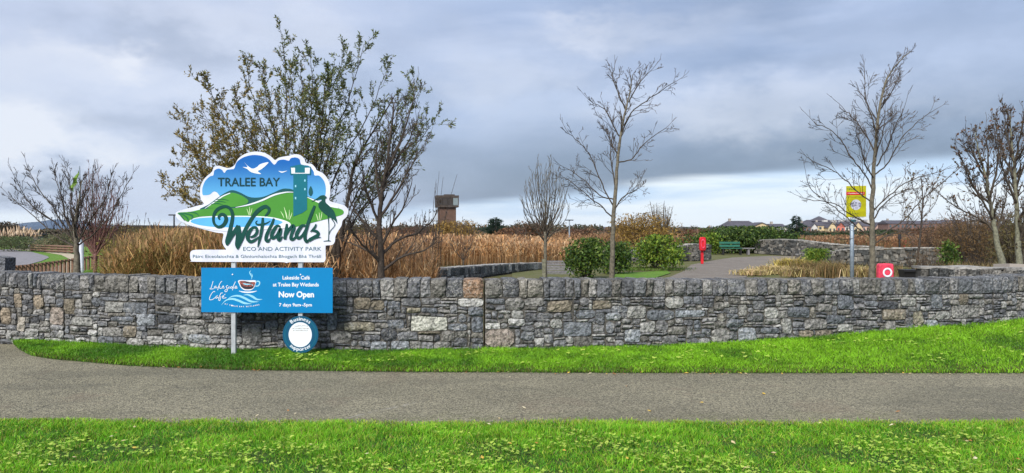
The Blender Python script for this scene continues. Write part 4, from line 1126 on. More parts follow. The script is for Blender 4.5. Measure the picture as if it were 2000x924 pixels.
def vase(seed, px, Y, ybase, ytop, w, nst, label, bark, twigm, fork=0.25, r0=0.04, name='bare_shrub', cat='shrub', kids=(5, 0.35), lean=0.0, up=0.6, leaf=None, group=None):
    T = Tree(seed); r = T.r
    yf = ybase - (ybase - ytop) * fork
    P, rad = T.path(L3([(px, 560), (px, (560 + yf) / 2), (px + lean * 3, yf)], Y), r0, r0 * 0.7, 7, 0.004, True)
    for i in range(nst):
        t = (i + 0.5) / nst * 2 - 1
        ex = px + t * w / 2 + r.uniform(-4, 4) + lean * 10; ey = ytop + abs(t) ** 2 * (ybase - ytop) * 0.35 + r.uniform(0, 0.18) * (ybase - ytop)
        sy_ = yf + r.uniform(-0.1, 0.35) * (ybase - yf)
        q = L3([(px + lean * 2, sy_), (px + t * w * 0.28, sy_ + (ey - sy_) * 0.35), (px + t * w * 0.42, sy_ + (ey - sy_) * 0.7), (ex, ey)], Y, r, w / F * Y * 0.4)
        q, rd = T.path(q, r0 * 0.32, 0.003, 4, 0.012)
        T.along(q, rd, kids[0], kids[1], 1, [2], lo=0.1, ang=0.4, up=up, thin=0.003 * Y / 15, leaf=leaf)
    return T.finish(name, at(px, 555, Y), label, cat, bark, twigm, group)
vase(611, 1065, 20.0, 520, 296, 100, 26, 'slender upright bare tree with many thin stems beside the slatted fence', M_BARKG, M_BARKG, fork=0.3, r0=0.05, name='bare_tree', cat='tree', kids=(7, 0.45))
vase(612, 186, 21.0, 520, 316, 104, 34, 'dense reddish bare shrub just right of the wide bare tree', M_TWIGR, M_TWIGR, fork=0.12, r0=0.06, kids=(8, 0.5))
vase(613, 222, 22.0, 520, 385, 80, 12, 'low grey bare shrub at the edge of the reeds', M_TWIG, M_TWIGR, fork=0.12, r0=0.05, kids=(6, 0.45))
vase(621, 702, 22.0, 520, 405, 80, 14, 'bare twiggy shrub between the cloud sign and the dark bare tree', M_TWIG, M_TWIG, fork=0.12, r0=0.03, kids=(6, 0.4))
vase(622, 818, 23.0, 520, 412, 90, 14, 'bare brown shrub in the reeds left of the brick tower', M_TWIGR, M_TWIG, fork=0.12, r0=0.03, kids=(6, 0.4))
vase(623, 905, 36.0, 520, 425, 60, 12, 'twiggy bare shrub standing in the reeds just right of the tower', M_TWIG, M_TWIG, fork=0.12, r0=0.04, kids=(6, 0.5))
vase(624, 285, 25.0, 520, 410, 70, 10, 'thin bare shrub rising above the reeds below the dark roof', M_TWIG, M_TWIG, fork=0.12, r0=0.03, kids=(5, 0.4))
vase(625, 1018, 44.0, 520, 436, 54, 12, 'small bare shrub in the reeds between the conifer and the slender upright tree', M_TWIGR, M_TWIG, fork=0.12, r0=0.04, kids=(6, 0.5))
# right hand group
bleaf = dict(n=1, len=0.06, w=0.35, col=lambda b, rr: (0.10 * rr.uniform(.7, 1.3), 0.06, 0.03), maxdepth=1, p=0.25)
bare_tree(707, 17.0, 'leaning bare tree with pale lichened trunk rising from the wall top',
    [(1964, 545), (1955, 505), (1948, 480), (1942, 440), (1934, 395), (1925, 345), (1912, 300), (1905, 260)],
    [[(1944, 455), (1925, 435), (1895, 418), (1860, 400), (1830, 375)], [(1940, 430), (1920, 395), (1895, 350), (1875, 300)], [(1936, 400), (1905, 370), (1885, 340)], [(1932, 385), (1945, 340), (1950, 290), (1945, 245)],
     [(1925, 350), (1905, 310), (1890, 270)], [(1945, 460), (1960, 410), (1970, 350)], [(1928, 360), (1930, 310), (1925, 260)]],
    0.085, M_BARKL, M_TWIG, tw=(12, 0.65, 2, [2, 4]), top_n=16, ang=0.6, up=0.5, lr=0.36, tr=0.008, leaf=bleaf)
bare_tree(708, 17.5, 'tall bare tree with twin upright pale trunks at the right edge',
    [(1992, 545), (1990, 500), (1988, 440), (1984, 380), (1980, 320), (1976, 270), (1972, 225)],
    [[(1990, 480), (2005, 420), (2010, 350), (2005, 280)], [(1986, 400), (1965, 350), (1950, 300), (1945, 260)], [(1984, 370), (2000, 320), (2010, 260)], [(1980, 330), (1990, 280), (1998, 235)], [(1982, 350), (1960, 300), (1955, 245)],
     [(1988, 430), (2020, 380), (2040, 320)], [(1978, 300), (1965, 260), (1962, 225)], [(1995, 545), (2003, 480), (2008, 420), (2012, 360)]],
    0.085, M_BARKL, M_TWIG, tw=(12, 0.65, 2, [2, 4]), top_n=18, ang=0.6, up=0.5, lr=0.4, tr=0.008, leaf=bleaf)
bare_tree(709, 26.0, 'small leafy brown tree behind the spreading bare tree',
    [(1790, 530), (1795, 480), (1800, 430), (1802, 390), (1800, 350)],
    [[(1797, 450), (1775, 420), (1765, 380)], [(1799, 430), (1825, 400), (1840, 360)], [(1801, 400), (1785, 370), (1780, 345)], [(1801, 410), (1820, 370), (1822, 340)]],
    0.05, M_BARK, M_TWIG, tw=(9, 0.7, 1, [4]), top_n=8, ang=0.6, up=0.4, lr=0.25, leaf=dict(n=2, len=0.09, w=0.3, col=lambda b, rr: (0.11 * rr.uniform(.7, 1.3), 0.075, 0.025), maxdepth=1, p=0.10), thin=0.0035)

# ------------------------------------------------------------------ bushes and scrub
def bush(seed, px, py_top, w_px, Y, cols, label, n=1500, leaf=0.10, base=None, name='bush', cat='bush', stems=12, asp=0.5, flat=0.0, rough=0.55, group=None, stemcol=M_TWIG, fill=0.0, zb=0.0, stick=0):
    """rounded crown of single leaves in clumps over real stems"""
    r = random.Random(seed); rg = np.random.default_rng(seed)
    top = at(px, py_top, Y).z; w = w_px / F * Y; cx = (px - 1000) / F * Y
    H = top - zb
    root = empty(name, (cx, Y, zb), label, cat, group)
    mb = MB()
    for i in range(stems):
        a = r.uniform(0, 6.28); q = r.uniform(0.2, 0.9)
        e = Vector((cx + math.cos(a) * w / 2 * q, Y + math.sin(a) * w / 2 * q * 0.8, zb + H * r.uniform(0.6, 1.0 + 0.1 * stick)))
        b = Vector((cx + math.cos(a) * w * 0.08, Y + math.sin(a) * w * 0.08, zb - 0.05))
        m = b.lerp(e, 0.5) + Vector((0, 0, H * 0.1))
        mb.tube([b, m, e], [0.03 * H / 2, 0.018 * H / 2, 0.006 * H / 2], 4, cap=False)
    if mb.v: mb.build('stems', stemcol, root)
    # clumps
    nc = max(8, n // 60)
    cc = []
    while len(cc) < nc:
        u = rg.normal(0, 1, 3); u /= np.linalg.norm(u); u[2] = abs(u[2]) if r.random() < 0.85 else u[2] * 0.5
        rad = rg.uniform(0.35, 1.0) ** 0.5
        k = 1 + rough * noise.noise(Vector((u[0] * 2 + seed, u[1] * 2, u[2] * 2)))
        cc.append((u[0] * rad * k * w / 2, u[1] * rad * k * w / 2 * 0.8, u[2] * rad * k * H * 0.62 + H * 0.36, k))
    cc = np.array(cc)
    per = n // nc
    ctr = np.repeat(cc[:, :3], per, axis=0); m_ = len(ctr)
    sc = np.array([w * 0.10, w * 0.10, H * 0.10]) + leaf * 0.6
    p = ctr + rg.normal(0, 1, (m_, 3)) * sc * 0.75
    p[:, 2] = np.where(p[:, 2] > H * 1.02, H * (0.75 + 0.3 * rg.uniform(0, 1, m_)), np.maximum(p[:, 2], 0.02))
    p += np.array([cx, Y, zb])
    d1 = rg.normal(0, 1, (m_, 3)); d1 /= np.linalg.norm(d1, axis=1)[:, None]
    d2 = np.cross(d1, rg.normal(0, 1, (m_, 3))); d2 /= np.linalg.norm(d2, axis=1)[:, None]
    L = leaf * rg.uniform(0.6, 1.3, (m_, 1))
    V = np.stack([p - d1 * L * .5, p + d2 * L * asp * .5, p + d1 * L * .5, p - d2 * L * asp * .5], 1).reshape(-1, 3)
    Fc = np.arange(m_ * 4).reshape(-1, 4)
    C = np.array([cols[i] for i in rg.integers(0, len(cols), m_)], dtype=float)
    cl = np.repeat(rg.uniform(0.7, 1.3, nc), per)[:, None]
    C = C * cl * rg.uniform(0.8, 1.2, (m_, 1))
    mesh_obj('foliage', V, Fc, M_LEAF, root, cols=np.repeat(C, 4, axis=0))
    return root
G_L = [(0.05, 0.10, 0.018), (0.075, 0.14, 0.022), (0.035, 0.07, 0.016), (0.13, 0.19, 0.03)]
G_Y = [(0.10, 0.19, 0.02), (0.17, 0.26, 0.025), (0.05, 0.10, 0.015), (0.24, 0.30, 0.04)]
G_D = [(0.03, 0.052, 0.018), (0.045, 0.07, 0.022), (0.022, 0.04, 0.014)]
B_R = [(0.17, 0.085, 0.045), (0.13, 0.06, 0.035), (0.20, 0.11, 0.05), (0.09, 0.05, 0.03)]
B_G = [(0.30, 0.19, 0.045), (0.22, 0.13, 0.035), (0.36, 0.24, 0.06), (0.15, 0.09, 0.03)]
B_D = [(0.075, 0.055, 0.035), (0.10, 0.07, 0.04), (0.055, 0.05, 0.03)]
bush(1, 1145, 468, 66, 27, G_L, 'dark green laurel bush left of the slender pale trunk', n=3200, leaf=0.13)
bush(2, 1203, 474, 56, 30, G_L, 'smaller dark laurel bush right behind the slender pale trunk', n=2400, leaf=0.13)
bush(3, 1286, 461, 88, 33, G_Y, 'bright yellow-green laurel bush in front of the far stone wall', n=4200, leaf=0.14)
bush(4, 1458, 444, 176, 58, [(c_[0] * .75, c_[1] * .75, c_[2] * .8) for c_ in G_L], 'wide dark green hedge behind the green bench', n=15000, leaf=0.22, name='hedge', cat='hedge', rough=0.3, stems=20)
bush(5, 1388, 455, 34, 54.5, G_Y, 'light green end of shrubbery behind the red life ring post', n=1600, leaf=0.17)
bush(6, 1596, 487, 40, 38, G_Y, 'small bright green arching plant on the stone bank', n=1500, leaf=0.22, asp=0.16, name='shrub', cat='plant')
bush(7, 1253, 418, 100, 60, B_G, 'golden brown willow scrub beyond the bright laurel', n=4500, leaf=0.22, asp=0.3)
bush(8, 1290, 400, 60, 66, [(0.24, 0.20, 0.12), (0.17, 0.14, 0.09)], 'pale twiggy bush top rising over the golden scrub', n=900, leaf=0.35, asp=0.08, stick=1, stems=40)
bush(9, 1368, 449, 96, 80, B_R, 'russet brown scrub behind the red life ring post', n=3800, leaf=0.25, asp=0.4)
bush(10, 1853, 472, 34, 26, G_L, 'dark ivy clad shrub hanging over the stone bank at right', n=1600, leaf=0.10)
bush(11, 1900, 425, 130, 30, [(0.15, 0.095, 0.04), (0.11, 0.075, 0.035), (0.20, 0.12, 0.05)], 'brown willow thicket under the leaning bare tree', n=4800, leaf=0.14, asp=0.15, stick=1, stems=70)
bush(111, 1915, 414, 190, 36, [(0.14, 0.085, 0.045), (0.10, 0.065, 0.035), (0.17, 0.10, 0.05)], 'tall russet thicket filling the gap behind the leaning bare tree', n=7500, leaf=0.20, asp=0.14, stick=1, stems=90)
bush(112, 1828, 440, 90, 48, [(0.13, 0.075, 0.05), (0.16, 0.085, 0.05)], 'low russet twigs in front of the brick blocks', n=2400, leaf=0.24, asp=0.14, stick=1, stems=50)
bush(12, 1985, 420, 110, 26, [(0.13, 0.105, 0.04), (0.10, 0.09, 0.04)], 'olive brown thicket at the right picture edge', n=3800, leaf=0.13, asp=0.2, stick=1, stems=50)
bush(13, 1810, 446, 120, 90, B_R, 'reddish brown scrub below the far terrace roofs', n=3500, leaf=0.3, asp=0.3)
bush(131, 1800, 492, 90, 24, [(0.13, 0.085, 0.05), (0.10, 0.07, 0.04)], 'thin brown twigs standing in front of the curved bank wall', n=500, leaf=0.2, asp=0.08, stick=1, stems=40)
bush(14, 885, 432, 95, 75, B_G, 'golden brown scrub at the foot of the brick tower', n=3200, leaf=0.26, asp=0.3)
bush(15, 930, 462, 60, 48, [(0.14, 0.12, 0.04), (0.17, 0.11, 0.04)], 'olive brown bush in the reeds right of the tower', n=1800, leaf=0.2, asp=0.3)
bush(16, 840, 440, 90, 85, B_D, 'dark brown scrub left of the tower foot', n=2600, leaf=0.28, asp=0.3)
bush(17, 1030, 432, 66, 80, B_R + B_D, 'rusty bush between conifer and slender upright tree', n=2400, leaf=0.26, asp=0.35)
bush(18, 1000, 446, 60, 90, B_R, 'low red brown scrub right of the conifer', n=1600, leaf=0.3, asp=0.35)
bush(19, 905, 446, 60, 100, B_D, 'low dark scrub between tower and conifer', n=1500, leaf=0.3, asp=0.35)
bush(20, 1130, 448, 90, 85, B_R, 'brown scrub behind the flat-headed lamp post', n=2400, leaf=0.28, asp=0.35)
bush(21, 680, 425, 80, 34, [(0.13, 0.12, 0.03), (0.17, 0.13, 0.035), (0.10, 0.09, 0.03)], 'olive yellow bush between cloud sign and dark bare tree', n=2400, leaf=0.13, asp=0.35)
bush(22, 780, 445, 100, 60, B_R, 'reddish scrub behind the dark bare tree', n=2600, leaf=0.22, asp=0.25)
bush(23, 238, 440, 110, 38, [(0.16, 0.14, 0.035), (0.20, 0.14, 0.04), (0.11, 0.10, 0.03)], 'yellowish willow scrub at the left end of the reeds', n=3600, leaf=0.15, asp=0.3)
bush(34, 232, 466, 84, 19.5, [(0.20, 0.19, 0.04), (0.27, 0.22, 0.05), (0.15, 0.16, 0.035)], 'olive yellow willow shoots at the near left corner of the reeds', n=1500, leaf=0.09, asp=0.2, stick=1, stems=50)
bush(35, 345, 458, 90, 21, [(0.24, 0.17, 0.05), (0.18, 0.15, 0.04), (0.30, 0.2, 0.07)], 'straggly rust and olive shrub in the reeds left of the sign', n=1300, leaf=0.10, asp=0.2, stick=1, stems=60)
bush(24, 300, 446, 90, 45, [(0.18, 0.13, 0.04), (0.13, 0.12, 0.04)], 'brown scrub below the long dark roof', n=2400, leaf=0.17, asp=0.3)
bush(25, 398, 452, 80, 42, [(0.25, 0.15, 0.045), (0.2, 0.12, 0.04)], 'rusty scrub behind the lower left of the cloud sign', n=2000, leaf=0.17, asp=0.3)
bush(26, 12, 434, 50, 140, B_D, 'dark bare woodland clump at the far left', n=2500, leaf=0.5, asp=0.3, cat='trees', name='tree_clump')
bush(27, 95, 453, 80, 130, [(0.05, 0.055, 0.03), (0.08, 0.06, 0.04)], 'low dark green hedge below the blue mountain', n=1800, leaf=0.45, asp=0.4, name='hedge', cat='hedge')
bush(28, 112, 458, 80, 60, [(0.10, 0.12, 0.06), (0.16, 0.16, 0.08), (0.2, 0.16, 0.09)], 'grey green shrub behind the wooden rail fence', n=1800, leaf=0.25, asp=0.2)
bush(29, 35, 462, 110, 62, [(0.07, 0.10, 0.035), (0.10, 0.13, 0.05)], 'green base of shrubs below the pampas plumes', n=2400, leaf=0.25, asp=0.2)
bush(30, 1620, 456, 120, 130, G_D, 'dark green trees below the cream terrace', n=2600, leaf=0.5, asp=0.5, cat='trees', name='tree_clump')
bush(31, 1760, 450, 130, 140, G_D, 'dark evergreen clump right of the yellow notice pole', n=2600, leaf=0.5, asp=0.5, cat='trees', name='tree_clump')
bush(32, 1520, 456, 60, 150, B_D + G_D, 'dark scrub between the wide hedge and pine tree', n=1500, leaf=0.5, asp=0.5)
bush(33, 745, 448, 60, 50, [(0.17, 0.12, 0.04)] + B_R, 'rust coloured low scrub left behind the dark trunk', n=1600, leaf=0.2, asp=0.3)

# pines
def conifer(seed, px, ytop, ybase, Y, w_px, label, n=1500):
    r = random.Random(seed); H = (ybase - ytop) / F * Y; cx = (px - 1000) / F * Y; zb = at(px, ybase, Y).z - 0.12 * H
    H = at(px, ytop, Y).z - zb
    root = empty('pine_tree', (cx, Y, zb), label, 'tree')
    MB().tube([(cx, Y, zb), (cx + 0.05, Y, zb + H * .5), (cx, Y, zb + H)], [H * .03, H * .018, H * .004], 6).build('trunk', M_BARK, root)
    vs = []; fs = []; cs = []
    w = w_px / F * Y
    for i in range(n):
        t = r.random() ** 0.7; z = zb + H * (1.0 - t)
        rr = w / 2 * (0.12 + 0.95 * t) * (0.75 + 0.35 * math.sin(t * 26 + r.uniform(-.6, .6))) * (1.0 if t < 0.85 else 0.8)
        a = r.uniform(0, 6.28); q = r.random() ** 0.5
        p = Vector((cx + math.cos(a) * rr * q, Y + math.sin(a) * rr * q, z - 0.10 * H * q * 0.5))
        d = Vector((math.cos(a), math.sin(a), r.uniform(-0.1, 0.7))).normalized() * H * 0.05 * r.uniform(.6, 1.4)
        s = d.cross(Vector((r.gauss(0, 1), r.gauss(0, 1), r.gauss(0, 1)))).normalized() * H * 0.011
        k = len(vs); vs += [p - d * .5, p + s, p + d, p - s]; fs.append((k, k + 1, k + 2, k + 3))
        c = r.choice([(0.028, 0.055, 0.035), (0.04, 0.07, 0.04), (0.02, 0.04, 0.028)]); cs += [c] * 4
    mesh_obj('foliage', [tuple(v) for v in vs], np.array(fs), M_LEAF, root, cols=cs)
conifer(1, 967, 424, 484, 92, 140, 'dark green conifer standing in the reeds right of the tower', 6500)
conifer(2, 1555, 420, 478, 108, 95, 'dark pine between the grey roofed house and the cream terrace', 3600)

# ------------------------------------------------------------------ reeds
def reeds(name, pxlo, pxhi, n, ylo, yhi, htop, cols, label, seed, leafy=3, topwave=0.12, plume=0.5):
    global rng
    rg = np.random.default_rng(seed)
    u = rg.uniform(0, 1, n)
    Y = ylo * (yhi / ylo) ** u
    px = rg.uniform(pxlo, pxhi, n)
    x = (px - 1000) / F * Y
    pn = np.array([noise.noise(Vector((a * 0.35, b * 0.35, seed))) + 0.8 * noise.noise(Vector((a * 1.7, b * 0.9, seed + 9))) for a, b in zip(x, Y)])
    ramp = np.interp(px, [p for p, _ in htop], [z for _, z in htop])
    H = ramp * (1 + topwave * pn + rg.normal(0, 0.085, n))
    P = np.stack([x, Y, np.full(n, -0.05)], 1)
    ci = rg.integers(0, len(cols), n); C = np.array(cols)[ci] * rg.uniform(0.75, 1.25, (n, 1)) * (1 + 0.35 * pn[:, None])
    parts = []
    scale = np.clip(Y / 22, 0.8, 2.6)
    rng_save = rng; rng = rg
    parts.append(blades(P, H, 0.009 * scale, rg.uniform(0.02, 0.26, n), C * 0.8, C))
    for k in range(leafy):
        f = rg.uniform(0.35, 0.9, n)
        Q = P + np.stack([np.zeros(n), np.zeros(n), H * f], 1)
        parts.append(blades(Q, H * rg.uniform(0.14, 0.34, n), 0.022 * scale, rg.uniform(0.5, 2.0, n), C, C * 1.1, bend=1.2))
    # plumes
    m = rg.uniform(0, 1, n) < plume
    Q = P[m] + np.stack([np.zeros(m.sum()), np.zeros(m.sum()), H[m] * 0.93], 1)
    pc = C[m] * 0.55 + np.array([0.20, 0.12, 0.07])
    parts.append(blades(Q, H[m] * 0.16, 0.038 * scale[m], rg.uniform(0.2, 0.7, m.sum()), pc * 0.9, pc))
    rng = rng_save
    V, Fc, Cc = merge(parts)
    return tag(mesh_obj(name, V, Fc, M_REED, cols=Cc), label, kind='stuff')
T_L = [(0.30, 0.20, 0.07), (0.20, 0.17, 0.05), (0.40, 0.26, 0.10), (0.15, 0.14, 0.04), (0.38, 0.20, 0.08)]
T_M = [(0.50, 0.27, 0.11), (0.36, 0.18, 0.075), (0.58, 0.36, 0.17), (0.19, 0.11, 0.05), (0.68, 0.49, 0.29)]
reeds('reeds', 205, 480, 11000, 14.5, 60, [(205, 0.95), (240, 1.25), (300, 1.38), (480, 1.38)], T_L, 'olive and straw coloured reeds behind the left part of the wall', 3, leafy=4)
reeds('reeds', 470, 850, 12000, 14.5, 70, [(470, 1.32), (700, 1.25), (850, 1.16)], T_M, 'rust and straw coloured reeds behind the sign and dark tree', 4, leafy=3)
reeds('reeds', 840, 1150, 9500, 37, 88, [(840, 1.20), (900, 1.10), (1000, 1.05), (1110, 0.9), (1150, 0.7)], T_M, 'bright orange tan reed bed right of the tower', 5, leafy=3)
reeds('reeds', 1080, 1400, 2500, 70, 110, [(1080, 1.2), (1400, 1.1)], [(0.22, 0.12, 0.06), (0.28, 0.16, 0.07)], 'far brown reeds behind the laurel bushes', 6, leafy=2)
reeds('reeds', 1560, 1860, 4200, 60, 110, [(1560, 0.9), (1860, 1.1)], [(0.20, 0.09, 0.05), (0.26, 0.13, 0.06), (0.13, 0.11, 0.05)], 'reddish brown reeds beyond the curved bank walls', 7, leafy=2)

def pampas(seed, px, Y, ytop, n, label, h=1.3):
    r = random.Random(seed); cx = (px - 1000) / F * Y; zt = at(px, ytop, Y).z
    root = empty('pampas_grass', (cx, Y, 0), label, 'plant', 'pampas grasses beyond the car park')
    st = MB(); pl = MB()
    for i in range(n):
        a = r.uniform(0, 6.28); e = Vector((cx + math.cos(a) * r.uniform(0.1, 0.9), Y + math.sin(a) * 0.5, zt * r.uniform(0.75, 1.02)))
        b = Vector((cx + math.cos(a) * .15, Y, 0)); st.tube([b, b.lerp(e, .5) + Vector((0, 0, .1)), e], [.012, .01, .008], 3, cap=False)
        up = (e - b).normalized()
        L = r.uniform(0.35, 0.6); w = 0.075
        c = r.choice([(0.62, 0.47, 0.33), (0.55, 0.40, 0.27), (0.70, 0.56, 0.40)])
        pl.tube([e - up * L * .6, e - up * L * .3, e, e + up * L * .4], [0.015, w, w * .8, 0.01], 5, c, cap=False)
    st.build('stems', M_WOOD, root); pl.build('plumes', M_LEAF, root)
for i, (p_, y_, l_) in enumerate(((5, 448, 'pinkish pampas grass at the left picture edge'), (18, 452, 'pampas grass second from the left picture edge'), (32, 446, 'tall pale pampas grass left of the dark cabin'), (46, 444, 'tall pampas grass directly above the dark cabin'),
                     (58, 450, 'peach coloured pampas grass right of the dark cabin'), (70, 452, 'last pampas grass before the grey green shrub'))):
    pampas(70 + i, p_, 66 + (i % 3) * 2, y_, 16, l_)

def clump(seed, px, py, Y, w, h, cols, n, label, name='grass_tuft', droop=1.0, bw=0.012, cat='plant', zb=0.0):
    global rng
    sv = rng; rng = np.random.default_rng(seed)
    cx = (px - 1000) / F * Y
    P = np.stack([rng.normal(cx, w / 4, n), rng.normal(Y, w / 5, n), np.full(n, zb)], 1)
    C = np.array(cols)[rng.integers(0, len(cols), n)]
    V, Fc, Cc = blades(P, h * rng.uniform(0.6, 1.15, n), np.full(n, bw), rng.uniform(0.3, 1.0, n) * droop, C * .8, C, bend=1.6)
    rng = sv
    return tag(mesh_obj(name, V, Fc, M_REED, cols=Cc, origin=(cx, Y, zb)), label, cat)
STR = [(0.72, 0.60, 0.28), (0.60, 0.49, 0.20), (0.74, 0.53, 0.34), (0.46, 0.38, 0.15)]
SDG = [(0.26, 0.17, 0.07), (0.20, 0.15, 0.06), (0.30, 0.20, 0.10), (0.17, 0.15, 0.06)]
clump(1, 1470, 530, 29.0, 1.1, 0.30, STR, 700, 'low tuft of pale straw grass nearest the gravel path', droop=1.4, bw=0.025)
clump(2, 1508, 522, 30.0, 1.2, 0.42, STR, 800, 'straw coloured grass tuft with pinkish stems in the middle of the bed', droop=1.4, bw=0.025)
clump(3, 1545, 510, 32.0, 1.1, 0.70, [(0.62, 0.50, 0.12), (0.5, 0.42, 0.1), (0.55, 0.42, 0.2)], 900, 'taller golden arching grass tuft left of the green plant', droop=1.3, bw=0.028)
clump(4, 1590, 525, 29.0, 1.3, 0.62, SDG, 700, 'brown sedge tuft below the green arching plant', droop=0.8, bw=0.02)
clump(5, 1632, 522, 27.0, 1.2, 0.68, SDG, 700, 'brown sedge tuft just left of the galvanised pole', droop=0.8, bw=0.02)
clump(6, 1680, 526, 26.0, 0.9, 0.60, SDG + STR, 450, 'mixed brown and yellow sedge tuft between pole and bare trunk', droop=0.8, bw=0.02)
clump(61, 1560, 528, 28.0, 1.0, 0.44, STR + SDG, 500, 'faded pinkish tan grass tuft in front of the golden one', droop=1.2, bw=0.022)
clump(62, 1725, 520, 27.0, 1.3, 0.62, SDG, 500, 'dull brown sedge behind the faded red buoy case', droop=0.8, bw=0.02)
clump(90, 1255, 532, 33.0, 3.0, 0.10, [(0.08, 0.17, 0.02), (0.13, 0.22, 0.03), (0.16, 0.17, 0.06)], 2600, 'short green grass patch between the laurels and the gravel path', name='grass_patch', droop=0.8, bw=0.02)
clump(7, 205, 525, 23.0, 1.6, 0.55, [(0.12, 0.25, 0.02), (0.17, 0.3, 0.03)], 1600, 'bright green grass patch by the reeds at left', name='grass_patch', droop=0.7, bw=0.02)
clump(8, 1880, 505, 24.0, 2.6, 0.75, SDG + [(0.12, 0.13, 0.05)], 1200, 'brown undergrowth behind the second wall at right', name='undergrowth', droop=0.6, bw=0.02)
clump(9, 1960, 505, 22.0, 2.2, 0.75, SDG + [(0.12, 0.13, 0.05)], 1200, 'olive undergrowth round the leaning trunk at right', name='undergrowth', droop=0.6, bw=0.02)

# ------------------------------------------------------------------ ground features behind the wall
def psheet(name, pix, z, mat, label, kind='structure'):
    return tag(mesh_obj(name, [on_ground(a, b, z) for a, b in pix], [tuple(range(len(pix)))], mat), label, kind=kind)
psheet('lawn', [(-260, 479), (120, 479), (190, 484), (230, 500), (240, 545), (-260, 600)], -0.030, M_LAWN, 'grass round the car park at the left')
psheet('footpath', [(20, 484), (70, 486), (120, 491), (158, 500), (165, 512), (150, 530), (110, 545), (40, 560), (0, 545), (60, 532), (112, 520), (140, 508), (120, 498), (70, 490), (20, 487)], -0.02, M_PALE, 'pale gravel footpath curving round the car park')
psheet('car_park', [(-400, 486), (20, 487), (62, 492), (92, 500), (96, 503), (80, 510), (50, 518), (0, 530), (-400, 560)], -0.01, M_TARMAC, 'grey tarmac of the car park at the left edge')
psheet('lawn', [(1000, 476), (1900, 476), (1900, 560), (1000, 560)], -0.035, M_MOSS, 'mossy rough grass behind the wall at right')
psheet('gravel_path', [(1220, 560), (1308, 541), (1334, 530), (1350, 517), (1390, 509), (1430, 503), (1500, 500), (1560, 500), (1585, 503), (1560, 512), (1520, 520), (1470, 532), (1430, 560)], -0.02, M_GRAVEL, 'grey gravel path curving towards the green bench')
psheet('lawn', [(1196, 543), (1204, 533), (1255, 531), (1302, 528), (1310, 533), (1278, 543)], -0.012, M_LAWN, 'small green grass patch right of the slender trunk')

# background rubble walls
def rubble_wall(pts, hs, label, zb=0.0, cell=0.22, thick=0.4, seed=1, cap=True, palette=None, name='stone_wall', rowh=0.18, cop=False):
    """pts: (x,y) ground line; hs: top z for each"""
    r = random.Random(seed); palette = palette or [(0.11, 0.105, 0.095), (0.08, 0.08, 0.075), (0.15, 0.14, 0.125), (0.055, 0.058, 0.058), (0.20, 0.19, 0.17)]
    mid = pts[len(pts) // 2]
    root = empty(name, (mid[0], mid[1], zb), label, 'wall')
    acc = [0.0]
    for a, b in zip(pts, pts[1:]): acc.append(acc[-1] + math.hypot(b[0] - a[0], b[1] - a[1]))
    N = max(2, int(acc[-1] / 0.5)); core = MB(); vs = []; fs = []
    def f(s):
        x = float(np.interp(s, acc, [p[0] for p in pts])); y = float(np.interp(s, acc, [p[1] for p in pts])); z = float(np.interp(s, acc, hs))
        s2 = min(s + .2, acc[-1]); s1 = max(s - .2, 0)
        tx = float(np.interp(s2, acc, [p[0] for p in pts]) - np.interp(s1, acc, [p[0] for p in pts])); ty = float(np.interp(s2, acc, [p[1] for p in pts]) - np.interp(s1, acc, [p[1] for p in pts]))
        l = math.hypot(tx, ty) or 1
        return x, y, z, ty / l, -tx / l
    for i in range(N + 1):
        x, y, z, nx_, ny_ = f(acc[-1] * i / N)
        vs += [(x, y, zb - .1), (x, y, z - .03), (x - nx_ * thick, y - ny_ * thick, z - .03), (x - nx_ * thick, y - ny_ * thick, zb - .1)]
    for i in range(N):
        for k in range(4):
            a = i * 4 + k; b = i * 4 + (k + 1) % 4; fs.append((a, a + 4, b + 4, b))
    fs += [(0, 1, 2, 3), tuple(N * 4 + k for k in (3, 2, 1, 0))]
    core.add(vs, fs); core.build('mortar_core', M_MORTAR, root)
    st = MB(); s = 0.0
    while s < acc[-1] - 0.05:
        w = cell * r.uniform(0.6, 1.5); x, y, z, nx_, ny_ = f(min(s + w / 2, acc[-1])); rz = math.atan2(nx_, -ny_)
        top = z - (0.22 if cop else 0.0); zc = zb
        if cop:
            st.box((x - nx_ * (thick / 2 - .03), y - ny_ * (thick / 2 - .03), z - 0.11 + r.uniform(-.02, .02)), (w * .90, thick + .04, 0.22), rz, (lambda p_, k_: (p_[0] * k_, p_[1] * k_, p_[2] * k_))(r.choice(palette), r.uniform(0.75, 1.5)), 0.016)
        row = 0
        while zc < top - 0.03:
            h = min(rowh * r.uniform(0.6, 1.4), top - zc); k = r.uniform(0.75, 1.3); c = r.choice(palette)
            off = (cell * 0.5 if row % 2 else 0) + r.uniform(-.03, .03)
            x2, y2, _, a2, b2 = f(min(max(s + w / 2 + off, 0), acc[-1]))
            st.box((x2 + a2 * .01, y2 + b2 * .01, zc + h / 2), (w * .93, 0.12, h * .9), rz, (c[0] * k, c[1] * k, c[2] * k), 0.018)
            zc += h; row += 1
        s += w
    so = st.build('stones', M_STONE_SMALL if mid[1] < 34 else M_RUBBLE, root); so['kind'] = 'stuff'
    if cap:
        cb = MB()
        for i in range(N):
            x, y, z, a, b = f(acc[-1] * (i + .5) / N); x1, y1, z1, _, _ = f(acc[-1] * i / N); x2, y2, z2, _, _ = f(acc[-1] * (i + 1) / N)
            cb.box(((x1 + x2) / 2 - a * thick / 2, (y1 + y2) / 2 - b * thick / 2, (z1 + z2) / 2 + .02), (math.hypot(x2 - x1, y2 - y1) * 1.0, thick + .06, 0.05), math.atan2(y2 - y1, x2 - x1), (0.30, 0.29, 0.27), 0.012)
        cb.build('capping', M_RUBBLE, root)
    return root
